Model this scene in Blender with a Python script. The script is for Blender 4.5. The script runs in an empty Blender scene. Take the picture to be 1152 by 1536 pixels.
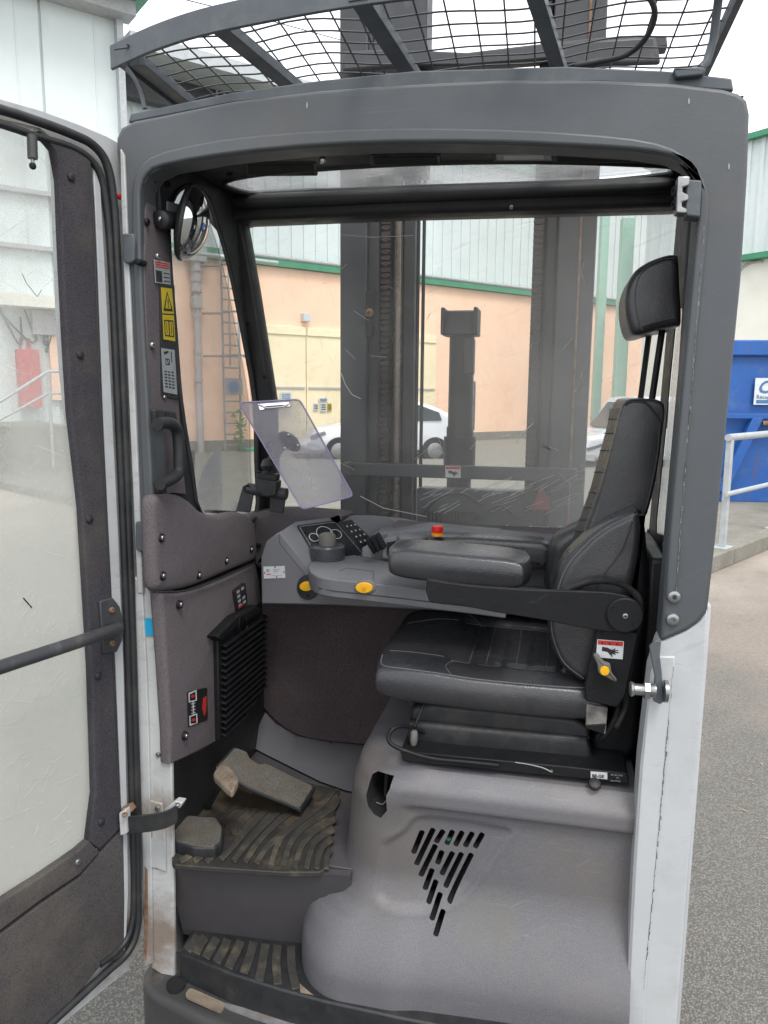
import bpy, bmesh, math, random
from mathutils import Vector, Matrix
from mathutils.geometry import tessellate_polygon
random.seed(7)
PI = math.pi
sc = bpy.context.scene
V = Vector

# ---------------------------------------------------------------- camera
YAW, PIT, ROLL = map(math.radians, (12.6, 8.8, .45))
FPX = 1150.0
CAM = V((0, 0, 1.65))
F0 = V((-math.sin(YAW)*math.cos(PIT), math.cos(YAW)*math.cos(PIT), -math.sin(PIT)))
R0 = V((math.cos(YAW), math.sin(YAW), 0))
U0 = R0.cross(F0)
RR = R0*math.cos(ROLL) + U0*math.sin(ROLL)
UU = -R0*math.sin(ROLL) + U0*math.cos(ROLL)
cd = bpy.data.cameras.new('camera')
cam = bpy.data.objects.new('camera', cd)
sc.collection.objects.link(cam)
cd.sensor_fit = 'VERTICAL'; cd.sensor_height = 36; cd.lens = FPX/1536*36
cd.clip_start = 0.02; cd.clip_end = 900
cam.matrix_world = Matrix((
    (RR.x, UU.x, -F0.x, CAM.x), (RR.y, UU.y, -F0.y, CAM.y), (RR.z, UU.z, -F0.z, CAM.z), (0, 0, 0, 1)))
sc.camera = cam
sc.render.resolution_x = 768; sc.render.resolution_y = 1024

# ---------------------------------------------------------------- light
SUN_EL, SUN_ROT = math.radians(58), math.radians(150)
w = bpy.data.worlds.new('World'); sc.world = w; w.use_nodes = True
nt = w.node_tree; nt.nodes.clear()
wo = nt.nodes.new('ShaderNodeOutputWorld'); bg = nt.nodes.new('ShaderNodeBackground')
sky = nt.nodes.new('ShaderNodeTexSky'); sky.sky_type = 'NISHITA'; sky.sun_disc = False
sky.sun_elevation = SUN_EL; sky.sun_rotation = SUN_ROT; sky.dust_density = 4
mx = nt.nodes.new('ShaderNodeMix'); mx.data_type = 'RGBA'
mx.inputs[0].default_value = .86
mx.inputs[7].default_value = (10.2, 10.4, 10.7, 1)         # overcast cloud layer
nt.links.new(sky.outputs[0], mx.inputs[6]); nt.links.new(mx.outputs[2], bg.inputs[0])
bg.inputs[1].default_value = .12
nt.links.new(bg.outputs[0], wo.inputs[0])
sd = bpy.data.lights.new('sun', 'SUN'); sd.energy = 1.35; sd.angle = math.radians(18); sd.color = (1, .97, .92)
so = bpy.data.objects.new('sun', sd); sc.collection.objects.link(so)
sdir = V((math.sin(SUN_ROT)*math.cos(SUN_EL), math.cos(SUN_ROT)*math.cos(SUN_EL), math.sin(SUN_EL)))
so.rotation_euler = sdir.to_track_quat('Z', 'Y').to_euler()
sc.view_settings.view_transform = 'Standard'; sc.view_settings.look = 'None'
sc.view_settings.gamma = 1; sc.view_settings.use_curve_mapping = False
sc.view_settings.exposure = 0.82
sc.cycles.use_denoising = True
sc.cycles.max_bounces = 10; sc.cycles.transparent_max_bounces = 16; sc.cycles.diffuse_bounces = 5

# ---------------------------------------------------------------- tracing helpers
def ray(u, v): return RR*(u-576) - UU*(v-768) + F0*FPX
class Pl:
    def __init__(s, o, n): s.o = V(o); s.n = V(n).normalized()
    def p(s, u, v):
        r = ray(u, v); return CAM + r*((s.o-CAM).dot(s.n)/r.dot(s.n))
    def t(s, pts): return [s.p(*q) for q in pts]
    def off(s, d): # d metres towards the camera
        k = 1 if (CAM-s.o).dot(s.n) > 0 else -1
        return Pl(s.o + s.n*k*d, s.n)
    @property
    def away(s):
        k = 1 if (CAM-s.o).dot(s.n) > 0 else -1
        return -s.n*k
PX = lambda x: Pl((x, 0, 0), (1, 0, 0))
PY = lambda y: Pl((0, y, 0), (0, 1, 0))
PZ = lambda z: Pl((0, 0, z), (0, 0, 1))
def sm(pts, n=4, closed=True):
    out = []; N = len(pts); rng = N if closed else N-1
    for i in range(rng):
        g = lambda k: V(pts[k % N]) if closed else V(pts[max(0, min(N-1, k))])
        a, b, c, d = g(i-1), g(i), g(i+1), g(i+2)
        for j in range(n):
            t = j/n
            out.append(.5*((2*b)+(c-a)*t+(2*a-5*b+4*c-d)*t*t+(3*b-a-3*c+d)*t**3))
    if not closed: out.append(V(pts[-1]))
    return out
def rc(pts, r, n=4):
    out = []; N = len(pts)
    for i in range(N):
        p = V(pts[i]); a = V(pts[i-1])-p; b = V(pts[(i+1) % N])-p
        rr = r[i] if isinstance(r, (list, tuple)) else r
        k = min(rr, a.length*.45, b.length*.45)
        if k <= 0: out.append(p); continue
        s = p+a.normalized()*k; e = p+b.normalized()*k
        for j in range(n+1):
            t = j/n; out.append(s*(1-t)**2+p*2*t*(1-t)+e*t*t)
    return out

# ---------------------------------------------------------------- object helpers
def link(o, parent=None):
    sc.collection.objects.link(o)
    if parent is not None:
        o.parent = parent
        o.matrix_parent_inverse = WM[parent.name].inverted()
    WM[o.name] = (WM[parent.name] @ o.matrix_parent_inverse if parent is not None else Matrix.Identity(4)) @ o.matrix_basis
    return o
WM = {}
def thing(name, label, cat, loc, group=None):
    o = bpy.data.objects.new(name, None); o.location = loc; o.empty_display_size = .1
    link(o); o['label'] = label; o['category'] = cat
    if group: o['group'] = group
    return o
def tag(o, label, cat, group=None):
    o['label'] = label; o['category'] = cat
    if group: o['group'] = group
    return o
def mk(name, vs, fs, mat, parent=None, smooth=40, bevel=0, seg=2, label=None):
    me = bpy.data.meshes.new(name); me.from_pydata([tuple(v) for v in vs], [], fs)
    bm = bmesh.new(); bm.from_mesh(me); bmesh.ops.recalc_face_normals(bm, faces=bm.faces); bm.to_mesh(me); bm.free()
    return fin(name, me, mat, parent, smooth, bevel, seg, label)
def fin(name, me, mat, parent=None, smooth=40, bevel=0, seg=2, label=None):
    if mat is not None: me.materials.append(mat)
    if smooth:
        me.polygons.foreach_set('use_smooth', [True]*len(me.polygons))
        me.set_sharp_from_angle(angle=math.radians(smooth))
    o = bpy.data.objects.new(name, me); link(o, parent)
    if bevel:
        b = o.modifiers.new('bevel', 'BEVEL'); b.width = bevel; b.segments = seg; b.limit_method = 'ANGLE'; b.angle_limit = math.radians(42)
        b.harden_normals = False
    if label: o['label'] = label
    return o
def prism(name, pts, vec, mat, parent=None, holes=(), bevel=0, smooth=40, seg=2, label=None):
    pts = [V(p) for p in pts]; vec = V(vec); vs = []; fs = []
    loops = [pts]+[[V(p) for p in h] for h in holes]; idx = []
    for L in loops:
        idx.append(list(range(len(vs), len(vs)+len(L)))); vs += L
    n = len(vs); vs += [v+vec for v in vs]
    if holes:
        for t in tessellate_polygon(loops): fs.append(tuple(t)); fs.append(tuple(i+n for i in reversed(t)))
    else:
        fs.append(tuple(range(n))); fs.append(tuple(reversed(range(n, 2*n))))
    for L in idx:
        for k in range(len(L)):
            a, b = L[k], L[(k+1) % len(L)]; fs.append((a, b, b+n, a+n))
    return mk(name, vs, fs, mat, parent, smooth, bevel, seg, label)
def newell(p):
    n = V((0, 0, 0))
    for i in range(len(p)):
        a, b = p[i], p[(i+1) % len(p)]; n += a.cross(b)
    return n.normalized()
def puff(name, pts, vec, r, mat, parent=None, dome=0, n=5, label=None, smooth=50, ri=None, cen=False):
    pts = [V(p) for p in pts]; vec = V(vec); d = vec.normalized(); L = vec.length; N = newell(pts); m = len(pts)
    r = min(r, L/2*.999); ri = ri or r
    inw = []
    for i in range(m):
        t = (pts[(i+1) % m]-pts[i-1]).normalized(); inw.append(N.cross(t)*ri/r if r else N.cross(t))
    if cen:
        c0 = sum(pts, V((0, 0, 0)))/m; inw = [(c0-p).normalized()*ri/r for p in pts]
    rings = []
    for k in range(n+1):
        a = k/n*PI/2; rings.append([p+q*r*(1-math.sin(a))+d*r*(1-math.cos(a)) for p, q in zip(pts, inw)])
    for k in range(n, -1, -1):
        a = k/n*PI/2; rings.append([p+q*r*(1-math.sin(a))+d*(L-r*(1-math.cos(a))) for p, q in zip(pts, inw)])
    vs = [v for R in rings for v in R]; fs = []
    for k in range(len(rings)-1):
        for i in range(m):
            j = (i+1) % m; fs.append((k*m+i, k*m+j, (k+1)*m+j, (k+1)*m+i))
    if dome:
        c = sum(rings[0], V((0, 0, 0)))/m; base = 0
        for q in range(1, 5):
            s = 1-q/5; b2 = len(vs)
            vs += [c+(v-c)*s-d*dome*(1-s*s) for v in rings[0]]
            for i in range(m):
                j = (i+1) % m; fs.append((base+i, b2+i, b2+j, base+j))
            base = b2
        vs.append(c-d*dome)
        for i in range(m): fs.append((base+i, len(vs)-1, base+(i+1) % m))
    else: fs.append(tuple(range(m)))
    e = (len(rings)-1)*m; fs.append(tuple(range(e, e+m)))
    return mk(name, vs, fs, mat, parent, smooth, label=label)
def frames(path, closed):
    n = len(path); up = None; out = []
    for i in range(n):
        if closed: t = (path[(i+1) % n]-path[i-1]).normalized()
        else: t = (path[min(n-1, i+1)]-path[max(0, i-1)]).normalized()
        if up is None: up = V((0, 0, 1)) if abs(t.z) < .9 else V((1, 0, 0))
        s = t.cross(up)
        if s.length < 1e-6: s = t.orthogonal()
        s.normalize(); up = s.cross(t).normalized(); out.append((s, up))
    return out
def tube_geo(path, r, n=8, closed=False, base=0):
    path = [V(p) for p in path]; vs = []; fs = []; fr = frames(path, closed); m = len(path)
    for i, p in enumerate(path):
        s, u = fr[i]; q = r[i] if isinstance(r, (list, tuple)) else r
        for k in range(n):
            a = 2*PI*k/n; vs.append(p+s*math.cos(a)*q+u*math.sin(a)*q)
    for i in range(m if closed else m-1):
        j = (i+1) % m
        for k in range(n):
            l = (k+1) % n; fs.append((base+i*n+k, base+i*n+l, base+j*n+l, base+j*n+k))
    if not closed:
        fs.append(tuple(base+k for k in range(n))); fs.append(tuple(base+(m-1)*n+k for k in reversed(range(n))))
    return vs, fs
def tube(name, path, r, mat, parent=None, n=8, closed=False, label=None):
    vs, fs = tube_geo(path, r, n, closed); return mk(name, vs, fs, mat, parent, 50, label=label)
class MB:
    def __init__(s): s.v = []; s.f = []
    def add(s, vs, fs):
        b = len(s.v); s.v += list(vs); s.f += [tuple(i+b for i in f) for f in fs]
    def tube(s, path, r, n=6, closed=False): s.add(*tube_geo(path, r, n, closed))
    def box(s, c, size, ax=None):
        ax = ax or (V((1, 0, 0)), V((0, 1, 0)), V((0, 0, 1))); c = V(c)
        vs = [c+ax[0]*size[0]/2*i+ax[1]*size[1]/2*j+ax[2]*size[2]/2*k for i in (-1, 1) for j in (-1, 1) for k in (-1, 1)]
        s.add(vs, [(0, 1, 3, 2), (4, 6, 7, 5), (0, 4, 5, 1), (2, 3, 7, 6), (0, 2, 6, 4), (1, 5, 7, 3)])
    def prism(s, pts, vec):
        n = len(pts); pts = [V(p) for p in pts]; vec = V(vec)
        s.add(pts+[p+vec for p in pts], [tuple(range(n)), tuple(reversed(range(n, 2*n)))]+[(i, (i+1) % n, (i+1) % n+n, i+n) for i in range(n)])
    def build(s, name, mat, parent=None, smooth=40, bevel=0, label=None, stuff=False, seg=2):
        o = mk(name, s.v, s.f, mat, parent, smooth, bevel, seg, label)
        if stuff: o['kind'] = 'stuff'
        return o
def box(name, c, size, mat, parent=None, bevel=.002, ax=None, label=None, seg=2):
    m = MB(); m.box(c, size, ax); return m.build(name, mat, parent, 40, bevel, label, seg=seg)
def bx2(name, a, b, mat, parent=None, bevel=.002, label=None):
    a = V(a); b = V(b); return box(name, (a+b)/2, [abs(q) for q in (b-a)], mat, parent, bevel, label=label)
def lathe(name, prof, mat, o, axis, parent=None, n=20, label=None, mats=None):
    """prof: list of (radius, height along axis)"""
    axis = V(axis).normalized(); s = axis.orthogonal().normalized(); t = axis.cross(s); o = V(o)
    vs = []; fs = []
    for r, h in prof:
        for k in range(n):
            a = 2*PI*k/n; vs.append(o+axis*h+s*math.cos(a)*r+t*math.sin(a)*r)
    for i in range(len(prof)-1):
        for k in range(n): l = (k+1) % n; fs.append((i*n+k, i*n+l, (i+1)*n+l, (i+1)*n+k))
    fs.append(tuple(range(n))); fs.append(tuple(range((len(prof)-1)*n, len(prof)*n)))
    return mk(name, vs, fs, mat, parent, 35, label=label)
BOLT = {}
def bolt(loc, axis, r, mat, parent, name='bolt', sock=True):
    """domed socket-head bolt; alike bolts share their mesh"""
    key = (mat.name, round(r, 4))
    if key not in BOLT:
        vs = []; fs = []; n = 14
        prof = [(1, -.3), (1, .12), (.86, .38), (.6, .5)]
        prof += [(.34, .5), (.3, .1), (.01, .1)] if sock else [(.3, .56), (.01, .58)]
        for q, h in prof:
            for k in range(n): a = 2*PI*k/n; vs.append(V((q*r*math.cos(a), q*r*math.sin(a), h*r)))
        for i in range(len(prof)-1):
            for k in range(n): l = (k+1) % n; fs.append((i*n+k, i*n+l, (i+1)*n+l, (i+1)*n+k))
        me = bpy.data.meshes.new('bolt'); me.from_pydata([tuple(v) for v in vs], [], fs)
        bm = bmesh.new(); bm.from_mesh(me); bmesh.ops.recalc_face_normals(bm, faces=bm.faces); bm.to_mesh(me); bm.free()
        me.materials.append(mat); me.polygons.foreach_set('use_smooth', [True]*len(me.polygons)); me.set_sharp_from_angle(angle=math.radians(35))
        BOLT[key] = me
    o = bpy.data.objects.new(name, BOLT[key]); o.location = loc
    o.rotation_euler = V(axis).to_track_quat('Z', 'Y').to_euler()
    return link(o, parent)
def pad(name, o, ex, ey, ez, t, mat, parent, p=5, k=.3, fn=None, nu=40, nv=40, label=None):
    """puffed cushion: half-axes ex, ey; up ez; thickness t; fn(u,v) lifts the top"""
    o, ex, ey, ez = V(o), V(ex), V(ey), V(ez).normalized(); vs = []; fs = []
    def h(u): return max(0, 1-abs(u)**p)**(1/p)
    def at(u, v, s):
        q = h(u)*h(v); x = u*math.sqrt(1-k*v*v/2); y = v*math.sqrt(1-k*u*u/2)
        z = s*t/2*q+(fn(u, v)*q if fn and s > 0 else 0)
        return o+ex*x+ey*y+ez*z
    W = nu+1
    warp = lambda a: math.sin(a*PI/2)*.55+a*.45
    for s in (1, -1):
        for i in range(nu+1):
            for j in range(nv+1): vs.append(at(warp(i/nu*2-1), warp(j/nv*2-1), s))
    K = (nu+1)*(nv+1)
    for s in (0, 1):
        for i in range(nu):
            for j in range(nv):
                a = s*K+i*(nv+1)+j; fs.append((a, a+1, a+nv+2, a+nv+1))
    me = bpy.data.meshes.new(name); me.from_pydata([tuple(v) for v in vs], [], fs)
    bm = bmesh.new(); bm.from_mesh(me); bmesh.ops.remove_doubles(bm, verts=bm.verts, dist=1e-5)
    bmesh.ops.recalc_face_normals(bm, faces=bm.faces); bm.to_mesh(me); bm.free()
    return fin(name, me, mat, parent, 60, label=label)
def txt(name, s, o, ex, ey, size, mat, parent=None, align='LEFT', ext=.0004, shear=0, bold=0):
    c = bpy.data.curves.new(name, 'FONT'); c.body = s; c.size = 1; c.align_x = align; c.extrude = ext/size; c.shear = shear; c.offset = bold; c.resolution_u = 3
    t = bpy.data.objects.new('tmp', c); sc.collection.objects.link(t)
    me = bpy.data.meshes.new_from_object(t.evaluated_get(bpy.context.evaluated_depsgraph_get()))
    bpy.data.objects.remove(t); me.name = name
    ex, ey, o = V(ex).normalized(), V(ey).normalized(), V(o); ez = ex.cross(ey)
    for v in me.vertices: v.co = o+ex*v.co.x*size+ey*v.co.y*size+ez*v.co.z*size
    me.materials.clear(); me.materials.append(mat)
    ob = bpy.data.objects.new(name, me); return link(ob, parent)
class Quad:
    """four traced corners (tl,tr,br,bl) of a flat label; s right, t down in 0..1"""
    def __init__(s, a, b, c, d): s.c = [V(q) for q in (a, b, c, d)]; s.n = (s.c[1]-s.c[0]).cross(s.c[3]-s.c[0]).normalized()
    def p(s, x, y, off=0):
        a, b, c, d = s.c; q = (a*(1-x)+b*x)*(1-y)+(d*(1-x)+c*x)*y
        k = -1 if s.n.dot(CAM-a) < 0 else 1
        return q+s.n*k*off
    def poly(s, name, pts, off, mat, parent, th=.0008, bevel=0, label=None):
        q = [s.p(x, y, off) for x, y in pts]; k = -1 if s.n.dot(CAM-s.c[0]) < 0 else 1
        return prism(name, q, -s.n*k*th, mat, parent, smooth=0, label=label, bevel=bevel)
    def many(s, name, polys, off, mat, parent, th=.0008):
        m = MB(); k = -1 if s.n.dot(CAM-s.c[0]) < 0 else 1
        for pts in polys: m.prism([s.p(x, y, off) for x, y in pts], -s.n*k*th)
        return m.build(name, mat, parent, 0)
def rect(x0, y0, x1, y1): return [(x0, y0), (x1, y0), (x1, y1), (x0, y1)]
SQ = rect(0, 0, 1, 1)
def circ(cx, cy, r, ry=None, n=16): ry = ry or r; return [(cx+r*math.cos(2*PI*k/n), cy+ry*math.sin(2*PI*k/n)) for k in range(n)]

# ---------------------------------------------------------------- materials
def lin(h):
    h = h.lstrip('#'); c = [int(h[i:i+2], 16)/255 for i in (0, 2, 4)]
    return tuple((x/12.92 if x <= .04045 else ((x+.055)/1.055)**2.4) for x in c)+(1,)
LIN = lin
DK = .80      # light balance put into colour: truck materials darkened so the yard reads brighter
def material(name, col, col2=None, ns=8, rough=.5, bump=0, bs=200, metal=0, dirt=None, dirt_amt=.35, ds=5, stretch=None,
             scratch=None, ss=30, spec=.5, fine=None, fs=400, bump2=0, bs2=20, coat=0, streak=None, spots=()):
    m = bpy.data.materials.new(name); m.use_nodes = True; t = m.node_tree; N = t.nodes; L = t.links
    b = N['Principled BSDF']; tc = N.new('ShaderNodeTexCoord'); co = tc.outputs['Object']
    def noise(scale, detail=5, rough_=.6, vec=None):
        n = N.new('ShaderNodeTexNoise'); n.inputs['Scale'].default_value = scale; n.inputs['Detail'].default_value = detail
        n.inputs['Roughness'].default_value = rough_; L.new(vec or co, n.inputs['Vector']); return n.outputs['Fac']
    def ramp(src, a, c, lo=0, hi=1):
        r = N.new('ShaderNodeMapRange'); r.inputs['From Min'].default_value = a; r.inputs['From Max'].default_value = c
        r.inputs['To Min'].default_value = lo; r.inputs['To Max'].default_value = hi; L.new(src, r.inputs['Value']); return r.outputs[0]
    def mix(fac, a, c):
        n = N.new('ShaderNodeMix'); n.data_type = 'RGBA'
        if isinstance(fac, float): n.inputs[0].default_value = fac
        else: L.new(fac, n.inputs[0])
        for i, q in ((6, a), (7, c)):
            if isinstance(q, tuple): n.inputs[i].default_value = q
            else: L.new(q, n.inputs[i])
        return n.outputs[2]
    def scaled(v):
        mp = N.new('ShaderNodeMapping'); mp.inputs['Scale'].default_value = v; L.new(co, mp.inputs['Vector']); return mp.outputs[0]
    lin = lambda h: tuple(x*DK for x in LIN(h)[:3])+(1,)
    c = lin(col); c2 = lin(col2) if col2 else tuple(x*.82 for x in c[:3])+(1,)
    out = mix(ramp(noise(ns, 6), .32, .68), c, c2)
    if fine: out = mix(ramp(noise(fs, 2, .5), .42, .62), out, lin(fine))
    if dirt: out = mix(ramp(noise(ds, 8, .7), .5, .72, 0, dirt_amt), out, lin(dirt))
    if streak: out = mix(ramp(noise(1, 8, .72, scaled(streak[1])), streak[2], streak[2]+.1, 0, streak[3]), out, lin(streak[0]))
    if scratch:
        msk = ramp(noise(4.5, 4, .6), .44, .60)
        def cl(f):
            q = N.new('ShaderNodeMath'); q.operation = 'MULTIPLY'; L.new(f, q.inputs[0]); L.new(msk, q.inputs[1]); return q.outputs[0]
        out = mix(cl(ramp(noise(1, 4, .6, scaled(scratch[1])), .61, .68, 0, scratch[2])), out, lin(scratch[0]))
        rt = N.new('ShaderNodeMapping'); rt.inputs['Rotation'].default_value = (.6, .5, .9); L.new(co, rt.inputs['Vector'])
        mp = N.new('ShaderNodeMapping'); mp.inputs['Scale'].default_value = scratch[1]; L.new(rt.outputs[0], mp.inputs['Vector'])
        out = mix(cl(ramp(noise(1, 4, .6, mp.outputs[0]), .62, .68, 0, scratch[2]*.8)), out, lin(scratch[0]))
    for (sx_, sy_, sz_, sr_, scol, samt) in spots:      # a stain of its own shape and place
        vm = N.new('ShaderNodeVectorMath'); vm.operation = 'DISTANCE'; L.new(co, vm.inputs[0]); vm.inputs[1].default_value = (sx_, sy_, sz_)
        ad = N.new('ShaderNodeMath'); ad.operation = 'ADD'; L.new(vm.outputs['Value'], ad.inputs[0]); L.new(ramp(noise(11, 8, .75), .3, .7, -sr_*.5, sr_*.5), ad.inputs[1])
        out = mix(ramp(ad.outputs[0], sr_*.25, sr_, samt, 0), out, lin(scol))
    L.new(out, b.inputs['Base Color'])
    b.inputs['Metallic'].default_value = metal; b.inputs['Specular IOR Level'].default_value = spec
    L.new(ramp(noise(ns*2.3, 5), .3, .7, max(0, rough-.08), min(1, rough+.1)), b.inputs['Roughness'])
    if coat: b.inputs['Coat Weight'].default_value = coat; b.inputs['Coat Roughness'].default_value = .1 if coat > .5 else .32
    last = None
    for bb, sc_, dist in ((bump, bs, .001), (bump2, bs2, .004)):
        if bb:
            n = N.new('ShaderNodeBump'); n.inputs['Strength'].default_value = bb; n.inputs['Distance'].default_value = dist
            L.new(noise(sc_, 3), n.inputs['Height'])
            if last: L.new(last, n.inputs['Normal'])
            last = n.outputs[0]
    if last: L.new(last, b.inputs['Normal'])
    return m
def leather(name, col):
    m = material(name, col, None, 6, .30, .0, 300, coat=.35, spec=.5, dirt='#6a645c', dirt_amt=.12, ds=7)
    t = m.node_tree; N = t.nodes; L = t.links; b = N['Principled BSDF']
    tc = N.new('ShaderNodeTexCoord'); v = N.new('ShaderNodeTexVoronoi'); v.inputs['Scale'].default_value = 420; L.new(tc.outputs['Object'], v.inputs['Vector'])
    n2 = N.new('ShaderNodeTexNoise'); n2.inputs['Scale'].default_value = 9; n2.inputs['Detail'].default_value = 4; L.new(tc.outputs['Object'], n2.inputs['Vector'])
    bp = N.new('ShaderNodeBump'); bp.inputs['Strength'].default_value = .35; bp.inputs['Distance'].default_value = .0012; L.new(v.outputs['Distance'], bp.inputs['Height'])
    b2 = N.new('ShaderNodeBump'); b2.inputs['Strength'].default_value = .5; b2.inputs['Distance'].default_value = .008; L.new(n2.outputs['Fac'], b2.inputs['Height'])
    L.new(bp.outputs[0], b2.inputs['Normal']); L.new(b2.outputs[0], b.inputs['Normal']); return m
def hazy(name, base, lo, hi, z0, z1, col='#d8dad8', scr=.35, patch=.25, xdep=None):
    """scratched, milky polycarbonate: base haze plus a dirt film that thickens from z1 down to z0"""
    m = bpy.data.materials.new(name); m.use_nodes = True; t = m.node_tree; N = t.nodes; L = t.links; N.clear()
    o = N.new('ShaderNodeOutputMaterial'); tc = N.new('ShaderNodeTexCoord'); co = tc.outputs['Object']
    def math_(op, a, c):
        n = N.new('ShaderNodeMath'); n.operation = op
        for i, q in enumerate((a, c)):
            if isinstance(q, (int, float)): n.inputs[i].default_value = q
            else: L.new(q, n.inputs[i])
        return n.outputs[0]
    def mr(s, a, c, lo_=0, hi_=1):
        r = N.new('ShaderNodeMapRange'); r.inputs['From Min'].default_value = a; r.inputs['From Max'].default_value = c
        r.inputs['To Min'].default_value = lo_; r.inputs['To Max'].default_value = hi_; L.new(s, r.inputs['Value']); return r.outputs[0]
    def noise(scale, rot=None, detail=5):
        mp = N.new('ShaderNodeMapping'); L.new(co, mp.inputs['Vector'])
        if rot: 
            mp.inputs['Rotation'].default_value = rot; m2 = N.new('ShaderNodeMapping'); L.new(mp.outputs[0], m2.inputs['Vector']); mp2 = m2
        else: mp2 = mp
        mp2.inputs['Scale'].default_value = scale
        n = N.new('ShaderNodeTexNoise'); n.inputs['Scale'].default_value = 1; n.inputs['Detail'].default_value = detail; L.new(mp2.outputs[0], n.inputs['Vector']); return n.outputs['Fac']
    sx = N.new('ShaderNodeSeparateXYZ'); L.new(co, sx.inputs[0])
    f = mr(sx.outputs[2], z0, z1, hi, lo)
    if xdep: f = math_('ADD', f, mr(sx.outputs[0], xdep[0], xdep[1], 0, xdep[2]))
    f = math_('ADD', f, mr(noise((5, 5, 3)), .35, .65, -patch/2, patch/2))
    for sc_, rt in (((6, 6, 260), (.5, .3, .2)), ((160, 160, 5), (.2, .5, 1.1)), ((300, 300, 8), (.7, .2, .4)), ((8, 8, 320), (-.6, .2, .8))):
        f = math_('ADD', f, mr(noise(sc_, rt, 2), .68, .74, 0, scr))
    f = math_('MINIMUM', math_('MAXIMUM', f, .02), .97)
    tr = N.new('ShaderNodeBsdfTransparent'); tr.inputs[0].default_value = (.97, .98, .98, 1)
    df = N.new('ShaderNodeBsdfDiffuse'); df.inputs[0].default_value = lin(col)
    tl = N.new('ShaderNodeBsdfTranslucent'); tl.inputs[0].default_value = lin(col)
    m1 = N.new('ShaderNodeMixShader'); m1.inputs[0].default_value = .75; L.new(df.outputs[0], m1.inputs[1]); L.new(tl.outputs[0], m1.inputs[2])
    m2 = N.new('ShaderNodeMixShader'); L.new(f, m2.inputs[0]); L.new(tr.outputs[0], m2.inputs[1]); L.new(m1.outputs[0], m2.inputs[2])
    gl = N.new('ShaderNodeBsdfGlossy'); gl.inputs['Roughness'].default_value = .12
    fr = N.new('ShaderNodeFresnel'); fr.inputs[0].default_value = 1.35
    m3 = N.new('ShaderNodeMixShader'); L.new(math_('MULTIPLY', fr.outputs[0], .6), m3.inputs[0]); L.new(m2.outputs[0], m3.inputs[1]); L.new(gl.outputs[0], m3.inputs[2])
    L.new(m3.outputs[0], o.inputs[0]); return m

M = {}
M['paint'] = material('dark_grey_paint', '#515559', '#4a4e52', 6, .5, .25, 350, scratch=('#85868a', (3, 3, 120), .08), dirt='#75726c', dirt_amt=.25, ds=3)
M['paint2'] = material('guard_paint', '#545b61', '#4a5056', 9, .5, .2, 200, dirt='#80827f', dirt_amt=.3, ds=12)
M['black'] = material('black_trim', '#26272a', '#1e1f21', 10, .5, .2, 300, dirt='#4d4a46', dirt_amt=.2, ds=9)
M['blacksteel'] = material('black_steel', '#17181b', '#121315', 14, .55, .15, 300, spec=.28, scratch=('#4b4b4b', (20, 20, 160), .3))
M['rubber'] = material('rubber_seal', '#26282b', '#1b1c1f', 25, .55, .2, 200, dirt='#5c5850', dirt_amt=.3, ds=14)
M['fabric'] = material('headliner_fabric', '#716b6e', '#676165', 12, .95, .7, 420, fine='#585255', fs=520, spec=.12, dirt='#6d6459', dirt_amt=.25, ds=4, bump2=.35, bs2=14)
M['fabricb'] = material('kick_panel_fabric', '#5a5355', '#504a4c', 12, .95, .7, 420, fine='#443a3c', fs=520, spec=.12, dirt='#665b55', dirt_amt=.2, ds=4)  # darker copy of the wall pad fabric for the panel under the console
M['fabric2'] = material('door_fabric', '#4f4e52', '#47464a', 12, .95, .7, 420, fine='#38353a', fs=520, spec=.12, dirt='#696257', dirt_amt=.35, ds=5)
M['fabricdirty'] = material('soiled_fabric', '#5b585a', '#4e4b4c', 5, .95, .8, 380, fine='#3f3c3c', fs=480, spec=.12, dirt='#736d62', dirt_amt=.45, ds=3, bump2=1.0, bs2=4.5)
M['plastic'] = material('grey_moulding', '#616166', '#5a5a5f', 5, .5, .5, 420, dirt='#7a7064', dirt_amt=.35, ds=3, scratch=('#8a898c', (14, 14, 240), .28), bump2=.3, bs2=6, fine='#6e6e73', fs=650, spots=((-.33, 1.5, .70, .20, '#63594f', .4), (-.10, 1.47, .55, .10, '#66634f', .25), (-.40, 1.55, .86, .12, '#5e564f', .5)))
M['consoleg'] = material('console_plastic', '#707176', '#68696e', 6, .5, .5, 500, dirt='#6e6a66', dirt_amt=.2, ds=6)
M['riser'] = material('riser_plastic', '#4b494d', '#434145', 6, .6, .3, 300, dirt='#6b6459', dirt_amt=.35, ds=4)
M['footwell'] = material('footwell_plastic', '#5f6065', '#57585c', 5, .5, .3, 400, dirt='#6f6a60', dirt_amt=.3, ds=5)
M['leather'] = leather('black_leatherette', '#313236')
M['leather2'] = leather('dark_leatherette', '#2e2f32')
M['stitch'] = material('stitching', '#5e5e61', None, 50, .8)
M['stitchd'] = material('dark_piping', '#28292b', None, 50, .6)
M['mat'] = material('floor_rubber', '#2f2e2b', '#252423', 14, .65, .5, 250, dirt='#7c6b52', dirt_amt=.7, ds=9, spots=((-.72, 1.72, .62, .16, '#6f614c', .5),))
M['rib'] = material('floor_rubber_rib', '#3c3a36', '#2c2b29', 20, .7, .6, 300, dirt='#7d705c', dirt_amt=.55, ds=18)
M['grit'] = material('anti_slip_pad', '#716e69', '#605c55', 20, .8, .8, 500, fine='#34322e', fs=600, dirt='#5f533f', dirt_amt=.5, ds=9)
M['pedal'] = material('worn_pedal', '#8c7f70', '#6b5f52', 30, .75, .5, 200)
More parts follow.
